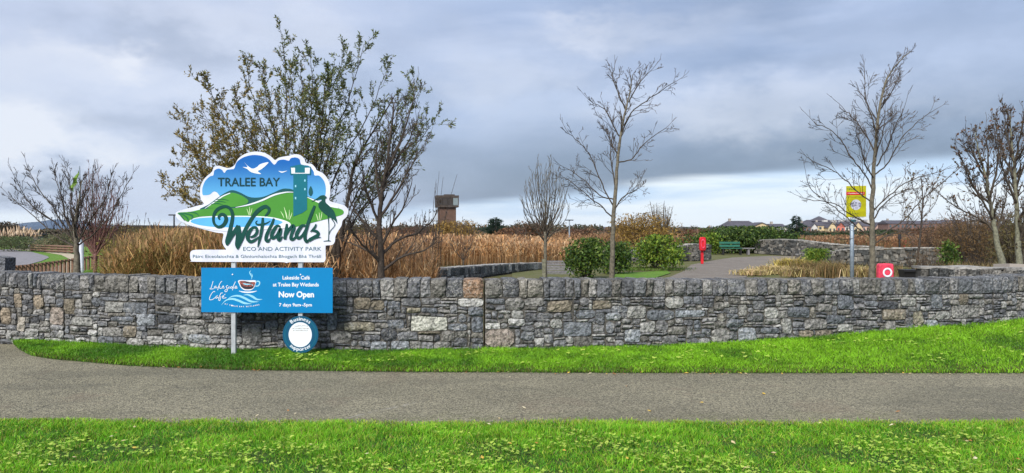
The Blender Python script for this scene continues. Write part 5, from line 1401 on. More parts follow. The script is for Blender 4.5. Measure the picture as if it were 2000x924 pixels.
def line(pixd): return [((p - 1000) / F * Y, Y) for p, Y in pixd]
def tops(l): return [EYE - (py - HZ) / F * Y for Y, py in l]
rubble_wall(line([(846, 24), (900, 26), (950, 28.5), (1000, 31), (1062, 34)]), tops([(24, 528), (26, 524), (28.5, 520), (31, 517), (34, 515)]), 'dark low stone wall stepping up into the reeds right of the tower', seed=2, cap=True,
            palette=[(0.09, 0.10, 0.10), (0.06, 0.068, 0.07), (0.16, 0.16, 0.155), (0.10, 0.11, 0.10), (0.07, 0.075, 0.075), (0.34, 0.34, 0.32)], cell=0.2, cop=True, zb=0.0)
rubble_wall(line([(1120, 40), (1200, 39), (1260, 40), (1330, 42), (1352, 43)]), tops([(40, 496), (39, 492), (40, 490), (42, 482), (43, 478)]), 'grey rubble wall behind the laurel bushes', seed=3, cell=0.25)
rubble_wall(line([(1352, 42.5), (1384, 43.5)]), tops([(42.5, 478), (43.5, 478)]), 'square stone wall end pillar behind the red life ring post', seed=4, cell=0.25, name='stone_pillar', thick=0.8)
rubble_wall(line([(1475, 56), (1520, 53), (1560, 50), (1620, 47), (1670, 46), (1720, 45)]), tops([(56, 470), (53, 468), (50, 470), (47, 477), (46, 481), (45, 484)]), 'rubble wall sloping down from the wide hedge', seed=5, cell=0.3)
rubble_wall(line([(1555, 44), (1605, 40), (1650, 38), (1700, 37), (1780, 36), (1850, 36), (1900, 36)]), tops([(44, 498), (40, 493), (38, 488.5), (37, 487), (36, 485), (36, 485), (36, 487)]), 'curved rubble bank wall with pale capping behind the yellow notice pole', seed=6, cell=0.25)
rubble_wall(line([(1797, 14.0), (1840, 13.9), (1900, 14.0), (1960, 14.2), (2060, 14.5)]), tops([(14.0, 525.5), (13.9, 525), (14.0, 526), (14.2, 527.5), (14.5, 529)]), 'second low stone wall just behind the roadside wall at right', seed=7, cell=0.14, cop=True, cap=True, thick=0.4, rowh=0.1)
b = MB(); b.box((at(1985, 522, 16).x, 16, 0.5), (0.62, 0.5, 2 * (at(1985, 516, 16).z - 0.5)), 0.05, None, 0.03)
tag(b.build('coping_block', M_CONC, origin=(at(1985, 522, 16).x, 16, 0)), 'flat pale coping block at the foot of the leaning tree', 'stone')
b = MB(); Yb = 12.6
b.box((at(4, 515, Yb).x, Yb, 0.55), (0.23, 0.3, 2 * (at(4, 502, Yb).z - 0.55)), 0.03, (0.12, 0.12, 0.13), 0.02, 0.05)
b.box((at(-22, 515, Yb).x, Yb + 0.02, 0.55), (0.17, 0.3, 2 * (at(4, 504, Yb).z - 0.55)), 0.0, (0.09, 0.09, 0.10), 0.02)
tag(b.build('stone_pillar', M_STONE, origin=(at(4, 515, Yb).x, Yb, 0)), 'dark stone pillar top showing over the wall at the left edge', 'pillar')
for o_ in COL.objects:
    if o_.name.startswith('stone_pillar') and o_.type == 'MESH': o_.color = (0.13, 0.135, 0.15, 1)

# ------------------------------------------------------------------ wooden fences
fr = empty('wooden_fence', on_ground(90, 523), 'low brown post fence curving behind the wall at the left', 'fence')
line_f = [(22, 24.0, 519.5), (60, 25.5, 516), (100, 27.5, 510.5), (150, 31, 503.5), (178, 33, 499.5), (205, 35, 497)]
fx = [l[0] for l in line_f]
npst = 23
for i in range(npst):
    p_ = 26 + (196 - 26) * i / (npst - 1); Y_ = float(np.interp(p_, fx, [l[1] for l in line_f])); t_ = float(np.interp(p_, fx, [l[2] for l in line_f]))
    q = at(p_, t_, Y_)
    MB().box((q.x, Y_, q.z / 2), (0.085, 0.07, q.z), R.uniform(-.2, .2), None, 0.004).build('post', M_WOOD, fr, origin=(q.x, Y_, 0))
rl = MB()
rp = [at(p_, float(np.interp(p_, fx, [l[2] for l in line_f])) + 3, float(np.interp(p_, fx, [l[1] for l in line_f])) + 0.09) for p_ in range(24, 200, 8)]
rl.tube([(v.x, v.y, v.z) for v in rp], 0.03, 4)
rl.build('rail', M_WOOD, fr)
fr = empty('wooden_fence', on_ground(105, 491), 'three rail wooden fence beyond the curved footpath', 'fence')
for i in range(8):
    p_ = 62 + i * 13; q = at(p_, 477 + i * 0.5, 62 - i)
    MB().box((q.x, q.y, q.z / 2), (0.14, 0.12, q.z), 0, None, 0.01).build('post', M_WOOD, fr, origin=(q.x, q.y, 0))
for k in range(3):
    MB().tube([at(60, 479 + 4.5 * k, 61.8), at(110, 481 + 4.8 * k, 57.8), at(156, 482.5 + 5 * k, 54.4)], 0.075, 4).build('rail', M_WOOD, fr)
# dark cabin / bin store
q = on_ground(56, 486.5)
cb = empty('bin_store', (q.x, q.y, 0), 'small dark open box shelter below the pampas plumes', 'shelter')
MB().box((q.x - .45, q.y, .62), (0.78, 1.0, 1.2)).build('box', M_BLACK, cb)
MB().box((q.x + .52, q.y + .1, .55), (0.85, 0.9, 1.1)).build('box', M_WOODG, cb)
MB().box((q.x - 1.0, q.y, .7), (0.1, 0.1, 1.4)).build('post', M_BLACK, cb)
MB().box((q.x + .1, q.y, 1.28), (2.2, 1.2, 0.08)).build('roof', M_SLATE, cb)
# slatted fence panel
fr = empty('slatted_fence', (at(1092, 520, 30).x, 30, 0), 'grey horizontal slat panel between slender upright tree and laurel', 'fence')
for k in range(6):
    q = at(1092, 511 + k * 5, 30)
    MB().box((q.x, 30, q.z), (1.06, 0.03, 0.075), 0, None, 0.003).build('slat', M_WOODG, fr, origin=(q.x, 30, q.z))
for s_ in (-1, 1):
    q = at(1092 + s_ * 27, 509, 30)
    MB().box((q.x, 30.04, q.z / 2), (0.08, 0.06, q.z)).build('post', M_WOODG, fr, origin=(q.x, 30.04, 0))
q = at(1062, 528, 19.6)
MB().box((q.x, q.y, 0.45), (0.08, 0.06, 0.9)).build('stake', M_BARKL, None, origin=(q.x, q.y, 0))
tag(bpy.data.objects['stake'], 'short pale wooden stake at the foot of the slender upright tree', 'stake')
# pale panel fence far right
fr = empty('panel_fence', on_ground(1826, 475), 'distant pale panel fence below the russet scrub', 'fence')
for i in range(6):
    a = at(1800 + i * 9.2, 463, 92); c = at(1808.4 + i * 9.2, 472, 92)
    MB().box(((a.x + c.x) / 2, 92, (a.z + c.z) / 2), (c.x - a.x, 0.06, a.z - c.z)).build('panel', M_CONC, fr)
for i in range(7):
    a = at(1799.6 + i * 9.2, 461, 92)
    MB().box((a.x, 91.95, a.z / 2), (0.1, 0.1, a.z)).build('post', M_BARKL, fr)

# ------------------------------------------------------------------ street furniture
def rounded_box(mb, c, size, r=0.3, col=None, n=3):
    """upright superellipse slab lying in the xz plane"""
    cx, cy, cz = c; w, dpt, h = size; N = 20; prof = []
    for k in range(N):
        t = 2 * math.pi * k / N; ct, st = math.cos(t), math.sin(t)
        prof.append((math.copysign(abs(ct) ** r, ct) * w / 2, math.copysign(abs(st) ** r, st) * h / 2))
    vs = []
    for (yy_, sc_) in ((-dpt / 2, .86), (-dpt / 2 + dpt * .18, 1), (dpt / 2 - dpt * .18, 1), (dpt / 2, .86)):
        vs += [(cx + a * sc_, cy + yy_, cz + b_ * sc_) for a, b_ in prof]
    fs = [tuple(range(N - 1, -1, -1)), tuple(3 * N + k for k in range(N))]
    for L_ in range(3):
        for k in range(N): fs.append((L_ * N + k, L_ * N + (k + 1) % N, (L_ + 1) * N + (k + 1) % N, (L_ + 1) * N + k))
    mb.add(vs, fs, col)
def torus(c, R_, r_, n=20, m=6, axis='y'):
    vs = []; fs = []
    for i in range(n):
        a = 2 * math.pi * i / n
        for j in range(m):
            b_ = 2 * math.pi * j / m; q = R_ + r_ * math.cos(b_)
            vs.append((c[0] + q * math.cos(a), c[1] + r_ * math.sin(b_), c[2] + q * math.sin(a)))
    for i in range(n):
        for j in range(m):
            fs.append((i * m + j, ((i + 1) % n) * m + j, ((i + 1) % n) * m + (j + 1) % m, i * m + (j + 1) % m))
    return vs, fs
# red life ring station
Yl = 38.5
q = at(1372, 515, Yl)
lr_ = empty('life_ring_station', (q.x, Yl, 0), 'red life ring case on a short red post beside the gravel path', 'life ring')
a = at(1371, 463, Yl).z; c_ = at(1371, 490, Yl).z
MB().box((q.x - .02, Yl, c_ / 2 + .05), (0.115, 0.1, c_ + .1)).build('post', M_RED, lr_)
m_ = MB(); rounded_box(m_, (q.x - .02, Yl - 0.1, (a + c_) / 2), (0.31, 0.22, a - c_), 0.45); m_.build('case', M_RED, lr_, smooth=False)
v_, f_ = torus((q.x - .02, Yl - .22, (a + c_) / 2), 0.09, 0.022); v_ = [(p[0], p[1], (p[2] - (a + c_) / 2) * 2.2 + (a + c_) / 2) for p in v_]
mesh_obj('ring_moulding', v_, f_, M_PINK, lr_, smooth=True)
# faded red buoy case
Yr = 24.0
q = at(1728.5, 528, Yr); zt_ = at(1728, 514.5, Yr).z
bc = empty('life_ring_case', (q.x, Yr, 0), 'faded pink-red life ring case with a white ring mark showing above the wall', 'life ring')
m_ = MB(); rounded_box(m_, (q.x, Yr, zt_ - 0.27), (0.45, 0.24, 0.54), 0.3); m_.build('case', M_PINK, bc)
v_, f_ = torus((q.x + .02, Yr - .125, zt_ - 0.27), 0.115, 0.03); v_ = [(p[0], (p[1] - (Yr - .125)) * .4 + Yr - .125, p[2]) for p in v_]
mesh_obj('ring', v_, f_, M_WHITEP, bc, smooth=True)
MB().box((q.x, Yr + .08, (zt_ - .4) / 2), (0.1, 0.1, zt_ - .4)).build('post', M_RED, bc)
# far red life ring
q = at(1767, 473, 70)
fl = empty('life_ring_station', (q.x, 70, 0), 'tiny distant orange-red life ring case behind the curved bank', 'life ring')
m_ = MB(); rounded_box(m_, (q.x, 70, q.z), (0.34, 0.2, 0.42), 0.5); m_.build('case', M_RED, fl)
MB().box((q.x, 70.1, q.z / 2), (0.09, 0.08, q.z)).build('post', M_RED, fl)
q = at(1757, 470, 60)
mm = MB(); mm.tube([(q.x, 60, 0), (q.x, 60, q.z + .35)], .06, 6); mm.tube([(q.x, 60, q.z + .1), (q.x, 60, q.z + .5)], [.13, .1], 8)
tag(mm.build('marker_post', M_BLACK, origin=(q.x, 60, 0)), 'slim black marker post left of the tiny distant life ring', 'post')
# black trough behind the wall
q = at(1776, 530, 20); zt_ = at(1760, 526.5, 20).z
t_ = MB(); w_ = 0.42
t_.add([(q.x - .15, 19.9, zt_ - .28), (q.x + .15, 19.9, zt_ - .28), (q.x + .2, 19.85, zt_), (q.x - .2, 19.85, zt_), (q.x - .15, 20.15, zt_ - .28), (q.x + .15, 20.15, zt_ - .28), (q.x + .2, 20.2, zt_), (q.x - .2, 20.2, zt_)],
       [(0, 1, 2, 3), (5, 4, 7, 6), (1, 5, 6, 2), (4, 0, 3, 7), (3, 2, 6, 7), (4, 5, 1, 0)])
for lx in (-.12, .12): t_.box((q.x + lx, 20.02, (zt_ - .28) / 2), (.05, .3, zt_ - .28))
t_.box((q.x, 19.83, zt_ - 0.02), (.43, .05, .05))
tag(t_.build('bench_trough', M_BLACK, origin=(q.x, 20, 0)), 'black trough-like bin right beside the faded red case', 'bin')
# bench
Yb = 53.0
q = at(1428, 499, 53.0)
bn = empty('park_bench', (q.x, Yb, 0), 'green slatted park bench in front of the wide hedge', 'bench')
for k in range(2):
    z_ = 0.56 + k * 0.2
    MB().box((q.x - .05, Yb + .18 + .02 * k, z_ + 0.02), (1.35, 0.035, 0.13)).build('backrest_slat', M_BENCH, bn)
for k in range(3):
    MB().box((q.x + .02, Yb - .15 + .14 * k, 0.42), (1.40, 0.12, 0.04)).build('seat_slat', M_BENCH, bn)
for s_ in (-.55, .6):
    MB().box((q.x + s_, Yb, .21), (0.07, 0.42, 0.42)).build('leg', M_BLACK, bn)
    MB().box((q.x + s_, Yb + .21, .6), (0.05, 0.05, 0.5)).build('back_support', M_BLACK, bn)
b_ = MB(); b_.box((q.x + 1.05, Yb - .2, .42), (.75, .5, .06)); b_.box((q.x + 1.05, Yb - .2, .2), (.12, .4, .4))
tag(b_.build('side_table', M_WOODG, origin=(q.x + 1.05, Yb - .2, 0)), 'low dark table slab beside the green bench', 'table')
# yellow notice
Yn = 17.0
q = at(1666, 540, Yn)
ns_ = empty('notice_sign', (q.x, Yn, 0), 'tall yellow notice with a red band on a galvanised pole', 'sign')
pt_ = at(1666, 425, Yn).z
MB().tube([(q.x, Yn + .05, -.05), (q.x, Yn + .05, at(1666, 385, Yn).z)], 0.042, 10).build('pole', M_GALV, ns_, smooth=True)
pn_ = Plane(Yn, 1640, 355, 11.55)
shape('notice_panel', pn_, [(142,95),(600,82),(600,855),(142,855)], 0.0, M_WHITEP, ns_, smooth=False, thick=0.008)
shape('yellow_print', pn_, [(146,98),(596,90),(596,790),(146,800)], 0.002, M_YEL, ns_, smooth=False)
shape('red_band_print', pn_, [(146,232),(565,228),(565,296),(146,300)], 0.004, M_RED, ns_, smooth=False)
r_ = random.Random(3)
def scrib(x0, x1, y, h, w=9, gap=10):
    out = []; x = x0
    while x < x1:
        d_ = r_.uniform(0.5, 1.6) * gap; out.append([(x, y - h / 2 * r_.random(), w), (x + d_ * .6, y + h / 2 * r_.random(), w)]); x += d_ + gap * .5
    return out
strokes('small_print', pn_, scrib(185, 545, 263, 22), 0.006, M_WHITEP, ns_, sub=1)
strokes('small_print', pn_, scrib(170, 370, 165, 46, 14, 22) + scrib(240, 520, 345, 14), 0.006, M_GREEND, ns_, sub=1)
shape('emblem_print', pn_, [(365 + 118 * math.cos(t * .2618), 520 + 118 * math.sin(t * .2618)) for t in range(24)], 0.004, simple('pale_grey_print', (0.50, 0.52, 0.62), 0.5), ns_, smooth=False)
strokes('emblem_print', pn_, [[(255, 500, 18), (250, 560, 18)], [(290, 470, 16), (285, 570, 16)], [(250, 490, 14), (310, 485, 14)], [(340, 470, 14), (395, 465, 14)], [(335, 500, 12), (400, 500, 12)], [(330, 540, 14), (400, 545, 14)], [(430, 470, 16), (440, 570, 16)], [(420, 490, 14), (480, 485, 14)], [(470, 500, 16), (465, 570, 16)], [(340, 590, 10), (410, 590, 10)]],
        0.006, simple('slate_print', (0.10, 0.10, 0.17), 0.5), ns_, sub=1)
strokes('small_print', pn_, scrib(390, 540, 800, 10, 8), 0.006, M_GREY, ns_, sub=1)
strokes('small_print', pn_, scrib(270, 420, 715, 10, 10), 0.006, M_GREEND, ns_, sub=1)
MB().box((q.x, Yn - .01, at(1666, 431, Yn).z), (0.10, 0.05, 0.05)).build('clamp', M_GREY, ns_)
# lamps
for (px_, yt, Y_, lab, tw_) in ((340, 420, 60, 'dark lamp post with a small side head left of the cloud sign', -1), (1112, 430, 75, 'thin lamp post with a flat T head behind the slender upright tree', 0)):
    q = at(px_, yt, Y_); lp2 = empty('street_lamp', (q.x, Y_, 0), lab, 'lamp')
    MB().tube([(q.x, Y_, 0), (q.x, Y_, q.z)], [.09, .05], 6).build('pole', M_GALV if tw_ == 0 else M_BLACK, lp2)
    MB().box((q.x + tw_ * .12, Y_, q.z), (0.75 if tw_ == 0 else 0.5, .25, .09)).build('lamp_head', M_BLACK, lp2)
q = at(1362, 466, 60)
tag(MB().box((q.x, 60, at(1362, 447, 60).z / 2), (0.13, 0.13, at(1362, 447, 60).z)).build('pole', M_WOOD, origin=(q.x, 60, 0)), 'plain brown wooden pole above the stone pillar', 'pole')
# flagpole with flag
Yf = 27.0
q = at(160, 520, Yf); fp = empty('flagpole', (q.x, Yf, 0), 'white flagpole with a limp green flag among the bare branches', 'flagpole')
zt_ = at(155, 325, Yf).z
MB().tube([(q.x, Yf, 0), (q.x - .02, Yf, 1.2)], .07, 8).build('pole_base', M_WHITE, fp)
MB().tube([(q.x - .02, Yf, 1.2), (q.x - .08, Yf, zt_)], [.03, .02], 6).build('pole', M_GALV, fp)
ff = MB(); g2 = [at(153, 332, Yf), at(146, 340, Yf), at(139, 352, Yf), at(136, 366, Yf), at(142, 372, Yf), at(147, 356, Yf), at(153, 344, Yf)]
vs_ = []; N_ = 6
for i in range(N_ + 1):
    t = i / N_; a = Vector(g2[0]).lerp(Vector(g2[3]), t); b2_ = Vector(g2[6]).lerp(Vector(g2[4]), t)
    for k in range(4):
        p = a.lerp(b2_, k / 3); vs_.append((p.x, p.y + .06 * math.sin(i * 1.7 + k * 1.3), p.z - .02 * k))
ff.add(vs_, [(i * 4 + k, i * 4 + k + 1, i * 4 + k + 5, i * 4 + k + 4) for i in range(N_) for k in range(3)])
ff.build('flag', M_FLAG, fp)

# ------------------------------------------------------------------ tower
Yt = 350.0
q = at(872.5, 450, Yt)
tw = empty('brick_tower', (q.x, Yt, 0), 'square brick observation tower with a glazed overhanging top', 'tower')
def pz(y): return at(0, y, Yt).z
sh_w = 33 / F * Yt
rot = 0.18
MB().box((q.x, Yt, pz(404) / 2), (sh_w, sh_w, pz(404)), rot).build('shaft', M_BRICK, tw)
cw_ = 42 / F * Yt
MB().box((q.x, Yt, (pz(405) + pz(402)) / 2), (cw_ * 1.02, cw_ * 1.02, pz(401.5) - pz(405)), rot).build('lower_deck', M_CONCD, tw)
MB().box((q.x, Yt, (pz(402) + pz(387)) / 2), (sh_w * .75, sh_w * .75, pz(387) - pz(402)), rot).build('cabin', M_BRICK, tw)
MB().box((q.x, Yt, (pz(387) + pz(382.5)) / 2), (cw_ * 1.03, cw_ * 1.03, pz(382.5) - pz(387)), rot).build('roof', M_CONCD, tw)
MB().box((q.x + 1, Yt, (pz(383) + pz(380)) / 2), (4.5, 4.5, pz(380) - pz(383)), rot).build('roof_hatch', M_CONCD, tw)
ca, sa = math.cos(rot), math.sin(rot)
pane_dark = simple('dark_brown_pane', (0.035, 0.027, 0.023), 0.5, 0, 0.1, 1)
glm = simple('clear_glass', (0.17, 0.21, 0.22), 0.1, 0, 0.1, 1, spec=1.0)
for side in range(4):
    for k in range(4):
        u = (k - 1.5) * cw_ * .24; o_ = cw_ * .49
        lx, ly = ((u, -o_), (o_, u), (u, o_), (-o_, u))[side]
        sx_, sy_ = ((cw_ * .225, .1), (.1, cw_ * .225), (cw_ * .225, .1), (.1, cw_ * .225))[side]
        MB().box((q.x + lx * ca - ly * sa, Yt + lx * sa + ly * ca, (pz(401.5) + pz(387)) / 2), (sx_, sy_, pz(387) - pz(401.5)), rot).build('glass_pane', glm if (side in (0, 1) and (k > 2 or side == 1)) else pane_dark, tw)
for sx_ in (-1, 1):
    for sy_ in (-1, 1):
        lx, ly = sx_ * cw_ * .49, sy_ * cw_ * .49
        MB().box((q.x + lx * ca - ly * sa, Yt + lx * sa + ly * ca, (pz(401.5) + pz(387)) / 2), (.35, .35, pz(387) - pz(401.5)), rot).build('corner_post', M_CONCD, tw)
# masts next to the tower are bare shoots of a near shrub
T_ = Tree(888)
for (x0, y0, x1, y1) in ((852, 470, 858, 335), (857, 470, 866, 345), (862, 470, 893, 340), (846, 470, 852, 350)):
    P_, rd_ = T_.path(L3([(x0 - 5, 560), (x0, y0), ((x0 + x1) / 2 - 3, (y0 + y1) / 2), (x1, y1)], 18), 0.012, 0.003, 4, 0.004)
T_.finish('bare_shrub', at(845, 555, 18), 'few long thin upright shoots crossing in front of the brick tower', 'shrub', M_TWIG, M_TWIG)

# ------------------------------------------------------------------ houses
def house(px0, px1, ye, yr, yb, Y, wall_m, label, roof_m=M_SLATE, chim=True, nwin=3, gable=False, dep=9.0, group=None, hip=0.0, rows=1):
    x0, x1 = (px0 - 1000) / F * Y, (px1 - 1000) / F * Y; ze, zr, zb = at(0, ye, Y).z, at(0, yr, Y).z, -1.0
    cx = (x0 + x1) / 2; w = x1 - x0
    root = empty('house', (cx, Y, zb), label, 'house', group)
    MB().box((cx, Y + dep / 2, (ze + zb) / 2), (w, dep, ze - zb)).build('wall', wall_m, root)
    o = 0.35
    if gable:   # gable faces the camera
        mb = MB(); mb.add([(x0, Y, ze), (x1, Y, ze), (cx, Y, zr - .3), (x0, Y + dep, ze), (x1, Y + dep, ze), (cx, Y + dep, zr - .3)], [(0, 1, 2), (3, 5, 4), (0, 2, 5, 3), (1, 4, 5, 2), (0, 3, 4, 1)])
        mb.build('gable', wall_m, root)
        mb = MB(); t = .25
        mb.add([(x0 - o, Y - o, ze - .1), (cx, Y - o, zr), (cx, Y + dep + o, zr), (x0 - o, Y + dep + o, ze - .1), (x0 - o, Y - o, ze - .1 - t), (cx, Y - o, zr - t), (cx, Y + dep + o, zr - t), (x0 - o, Y + dep + o, ze - .1 - t)], [(0, 1, 2, 3), (7, 6, 5, 4), (0, 4, 5, 1), (1, 5, 6, 2), (2, 6, 7, 3), (3, 7, 4, 0)])
        mb.add([(x1 + o, Y - o, ze - .1), (cx, Y - o, zr), (cx, Y + dep + o, zr), (x1 + o, Y + dep + o, ze - .1), (x1 + o, Y - o, ze - .1 - t), (cx, Y - o, zr - t), (cx, Y + dep + o, zr - t), (x1 + o, Y + dep + o, ze - .1 - t)], [(3, 2, 1, 0), (4, 5, 6, 7), (1, 5, 4, 0), (2, 6, 5, 1), (3, 7, 6, 2), (0, 4, 7, 3)])
        rf = mb.build('roof', roof_m, root)
    else:
        h = hip * w
        mb = MB(); mb.add([(x0 - o, Y - o, ze), (x1 + o, Y - o, ze), (x1 + o, Y + dep + o, ze), (x0 - o, Y + dep + o, ze), (x0 - o + h, Y + dep / 2, zr), (x1 + o - h, Y + dep / 2, zr)],
                          [(0, 1, 5, 4), (2, 3, 4, 5), (3, 0, 4), (1, 2, 5), (0, 3, 2, 1)])
        rf = mb.build('roof', roof_m, root)
    if chim:
        MB().box((x0 + w * .22, Y + dep / 2, zr + .1), (.9, .9, 1.6)).build('chimney', M_CONC, rf)
    for rw in range(rows):
        for k in range(nwin):
            wx = x0 + w * (k + .5) / nwin
            MB().box((wx, Y - .02, ze - (1.3 + 2.6 * rw)), (w / nwin * .42, .12, 1.3)).build('window', M_GLASS, root)
    return root
cream = simple('cream_render', (0.55, 0.44, 0.27), 0.9, 0, 0.08, .3); coral = simple('coral_render', (0.50, 0.16, 0.12), 0.9, 0, 0.08, .3)
whiter = simple('white_render', (0.55, 0.54, 0.52), 0.9, 0, 0.08, .3); brickr = simple('red_brick', (0.17, 0.10, 0.085), 0.9, 0, 0.15, .6); pinkr = simple('pale_pink_render', (0.48, 0.33, 0.28), 0.9, 0, 0.1, .3)
house(1421, 1484, 443, 431, 452, 300, whiter, 'large grey hipped roof house left of the pine', hip=0.2, dep=14, nwin=4)
house(1474, 1502, 440, 434, 452, 290, cream, 'cream gabled extension right of the grey hipped roof', gable=True, chim=False, nwin=2)
house(1508, 1534, 443, 437, 452, 320, whiter, 'small grey roofed house next to the cream gable', nwin=2)
house(1532, 1546, 445, 440, 455, 330, whiter, 'tiny pale house just left of the pine', nwin=1, chim=False)
TH = [(1569, 1584, 443, 434, brickr, 0, 'dark brick house at the left end of the terrace'), (1584, 1597, 445, 436, whiter, 1, 'narrow white gabled house in the terrace'), (1597, 1618, 441, 433, cream, 0, 'cream house under the highest roof of the terrace'), (1618, 1633, 444, 433, cream, 1, 'cream gabled house left of the coral one'),
      (1634, 1650, 443, 434, coral, 1, 'coral red gabled house in the middle of the terrace'), (1650, 1668, 442, 432, whiter, 0, 'white rendered house right of the coral gable'), (1668, 1684, 444, 433, cream, 1, 'cream gabled house behind the galvanised pole'), (1684, 1698, 442, 432, pinkr, 0, 'pale pink house left of the bare trunk'),
      (1710, 1723, 444, 434, pinkr, 1, 'narrow pink gabled house just right of the bare trunk')]
for i, (a, b_, ye, yr, m_, gb, lb) in enumerate(TH):
    house(a, b_, ye, yr, 456, 430 + (i % 3) * 3, m_, lb, gable=bool(gb), nwin=2, dep=10, group='houses of the far terrace', rows=2, chim=(i % 2 == 0))
# the big roof with dormers over the terrace
ro = house(1580, 1712, 436, 429, 440, 455, pinkr, 'long slate roofed block with round dormers above the terrace', nwin=10, dep=16, chim=False, hip=0.05)
for k in range(6):
    q = at(1612 + k * 17, 433.5, 453); MB().box((q.x, 454.5, q.z), (2.2, 4.0, 2.0)).build('dormer', whiter, ro)
q = at(1602, 426, 458); mb = MB(); mb.add([(q.x - 5, 455, q.z - 1.8), (q.x + 5, 455, q.z - 1.8), (q.x + 5, 465, q.z - 1.8), (q.x - 5, 465, q.z - 1.8), (q.x, 460, q.z + 1.2)], [(0, 1, 4), (1, 2, 4), (2, 3, 4), (3, 0, 4), (0, 3, 2, 1)]); mb.build('turret_roof', M_SLATE, ro)
RH = [(1735, 1775, 437, 430, brickr, 'brick block with dark roof right of the bare trunk'), (1775, 1812, 438, 431, brickr, 'second brick block along the far ridge'), (1812, 1850, 437, 430, brickr, 'third brick block partly behind brown twigs'), (1850, 1890, 436, 429, brickr, 'last brick block before the willow thicket')]
for i, (a, b_, ye, yr, m_, lb) in enumerate(RH):
    house(a, b_, ye, yr, 450, 420 + i * 4, m_, lb, nwin=5, dep=12, group='brick blocks on the far ridge', rows=1)
# small far houses left of centre-right
for i, (a, b_, lb) in enumerate(((1330, 1352, 'tiny far house behind the russet scrub'), (1165, 1182, 'tiny far roof left of the golden scrub'), (1386, 1404, 'tiny far roof left of the grey hipped roof'))):
    house(a, b_, 446.5, 443, 450, 500, pinkr, lb, nwin=2, dep=10)
# long low building with dark roof at left
Yg = 95.0
x0_, x1_ = at(232, 0, Yg).x, at(368, 0, Yg).x; zt_ = at(0, 441, Yg).z
vb = empty('visitor_building', ((x0_ + x1_) / 2, Yg, 0), 'long low building with an overhanging dark flat roof left of the sign', 'building')
MB().box(((x0_ + x1_) / 2 - .3, Yg + 4, (zt_ - .5) / 2), (x1_ - x0_ - 2.4, 6, zt_ - .5)).build('wall', simple('dark_cladding', (0.07, 0.05, 0.045), 0.8), vb)
mb = MB(); N_ = 10; vs_ = []
for i in range(N_ + 1):
    t = i / N_; x_ = x0_ + (x1_ - x0_) * t; z_ = zt_ + .12 * math.sin(math.pi * (t * .9 + .05)) - .35 * t * t
    th = .28 + .5 * math.sin(math.pi * t) * .6
    vs_ += [(x_, Yg, z_), (x_, Yg, z_ - th), (x_, Yg + 9, z_ - th), (x_, Yg + 9, z_)]
fs_ = [(i * 4 + k, (i + 1) * 4 + k, (i + 1) * 4 + (k + 1) % 4, i * 4 + (k + 1) % 4) for i in range(N_) for k in range(4)] + [(0, 1, 2, 3), tuple(N_ * 4 + k for k in (3, 2, 1, 0))]
mb.add(vs_, fs_); mb.build('roof', simple('dark_felt_roof', (0.03, 0.024, 0.022), 0.9), vb)
for k in range(6):
    MB().box((x0_ + 1.6 + k * (x1_ - x0_ - 3) / 5, Yg + .9, (zt_ - 1.1)), (.9, .1, .9)).build('window', M_GLASS, vb)

# ------------------------------------------------------------------ far woods
rg = np.random.default_rng(77); n = 26000
px = rg.uniform(-150, 2150, n); Y = rg.uniform(170, 420, n)
topy = np.interp(px, [-150, 100, 300, 650, 900, 1050, 1200, 1330, 1420, 1600, 1900, 2150], [452, 452, 446, 442, 443, 441, 445, 446, 450, 455, 449, 445])
cl = np.array([noise.noise(Vector((a * 0.035, b * 0.02, 1.0))) + 0.6 * noise.noise(Vector((a * 0.11, b * 0.05, 4.0))) for a, b in zip(px, Y)])
top = EYE - (topy - HZ) / F * Y + cl * Y * 0.006
z = rg.uniform(0, 1, n) ** 0.6 * top
p = np.stack([(px - 1000) / F * Y, Y, z], 1)
d1 = rg.normal(0, 1, (n, 3)); d1 /= np.linalg.norm(d1, axis=1)[:, None]
d2 = np.cross(d1, rg.normal(0, 1, (n, 3))); d2 /= np.linalg.norm(d2, axis=1)[:, None]
L = (Y / 420 * rg.uniform(0.5, 1.3, n))[:, None]
V = np.stack([p - d1 * L, p + d2 * L * .4, p + d1 * L, p - d2 * L * .4], 1).reshape(-1, 3)
pal = np.array([(0.10, 0.065, 0.04), (0.13, 0.075, 0.045), (0.075, 0.06, 0.035), (0.055, 0.065, 0.035), (0.15, 0.10, 0.05)])
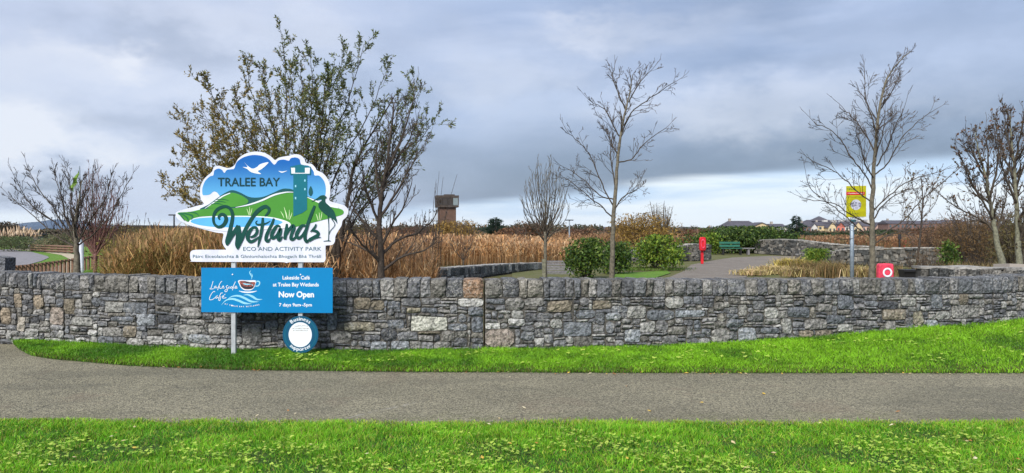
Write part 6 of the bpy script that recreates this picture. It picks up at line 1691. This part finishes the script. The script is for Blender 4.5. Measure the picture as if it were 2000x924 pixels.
C = pal[(np.clip(cl * 2.2 + 2.5 + rg.normal(0, 0.9, n), 0, 4)).astype(int)] * rg.uniform(0.8, 1.2, (n, 1))
tag(mesh_obj('far_woods', V, np.arange(n * 4).reshape(-1, 4), M_LEAF, cols=np.repeat(C, 4, axis=0)), 'far brown scrub and woods running along the horizon', kind='stuff')
# ------------------------------------------------------------------ far ridge and mountain
def ridge(name, prof, Y, depth, mat, label, base=-2.0):
    vs = []; fs = []
    for i, (px, py) in enumerate(prof):
        p = at(px, py, Y + depth * .4); vs += [(p.x, Y, base), tuple(p), (p.x, Y + depth, base)]
    for i in range(len(prof) - 1):
        for k in range(2):
            a = i * 3 + k; fs.append((a, a + 3, a + 4, a + 1))
    return tag(mesh_obj(name, vs, fs, mat, smooth=True), label, kind='structure')
r_ = random.Random(4)
prof = []
for px in range(-900, 3000, 14):
    y_ = np.interp(px, [-900, 0, 300, 640, 900, 1080, 1200, 1330, 1420, 1560, 1730, 1900, 2100, 3000], [450, 449, 447, 446, 446, 444, 442, 444, 444, 445, 444, 440, 438, 440])
    prof.append((px, y_ + r_.uniform(-1.0, 1.0)))
ridge('hills', prof, 620, 300, M_TREEFAR, 'low dark wooded rise along the horizon')
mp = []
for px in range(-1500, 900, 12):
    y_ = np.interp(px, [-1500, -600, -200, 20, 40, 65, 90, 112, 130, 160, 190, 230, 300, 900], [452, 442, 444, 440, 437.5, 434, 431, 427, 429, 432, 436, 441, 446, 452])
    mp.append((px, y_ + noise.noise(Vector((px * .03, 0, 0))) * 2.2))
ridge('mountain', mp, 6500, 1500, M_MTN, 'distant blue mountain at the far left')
# haze
hz = MB(); hz.box((0, 3700, 105), (17000, 8400, 214))
m, q_, bs, out = newmat('air')
m.node_tree.nodes.remove(bs)
vo = q_.n('ShaderNodeVolumePrincipled'); vo.inputs['Color'].default_value = (0.62, 0.80, 1.0, 1); vo.inputs['Density'].default_value = 0.000035
q_.link(vo.outputs[0], out.inputs['Volume'])
hzo = tag(hz.build('haze', m), 'thin blue air lying over the whole place', kind='stuff')
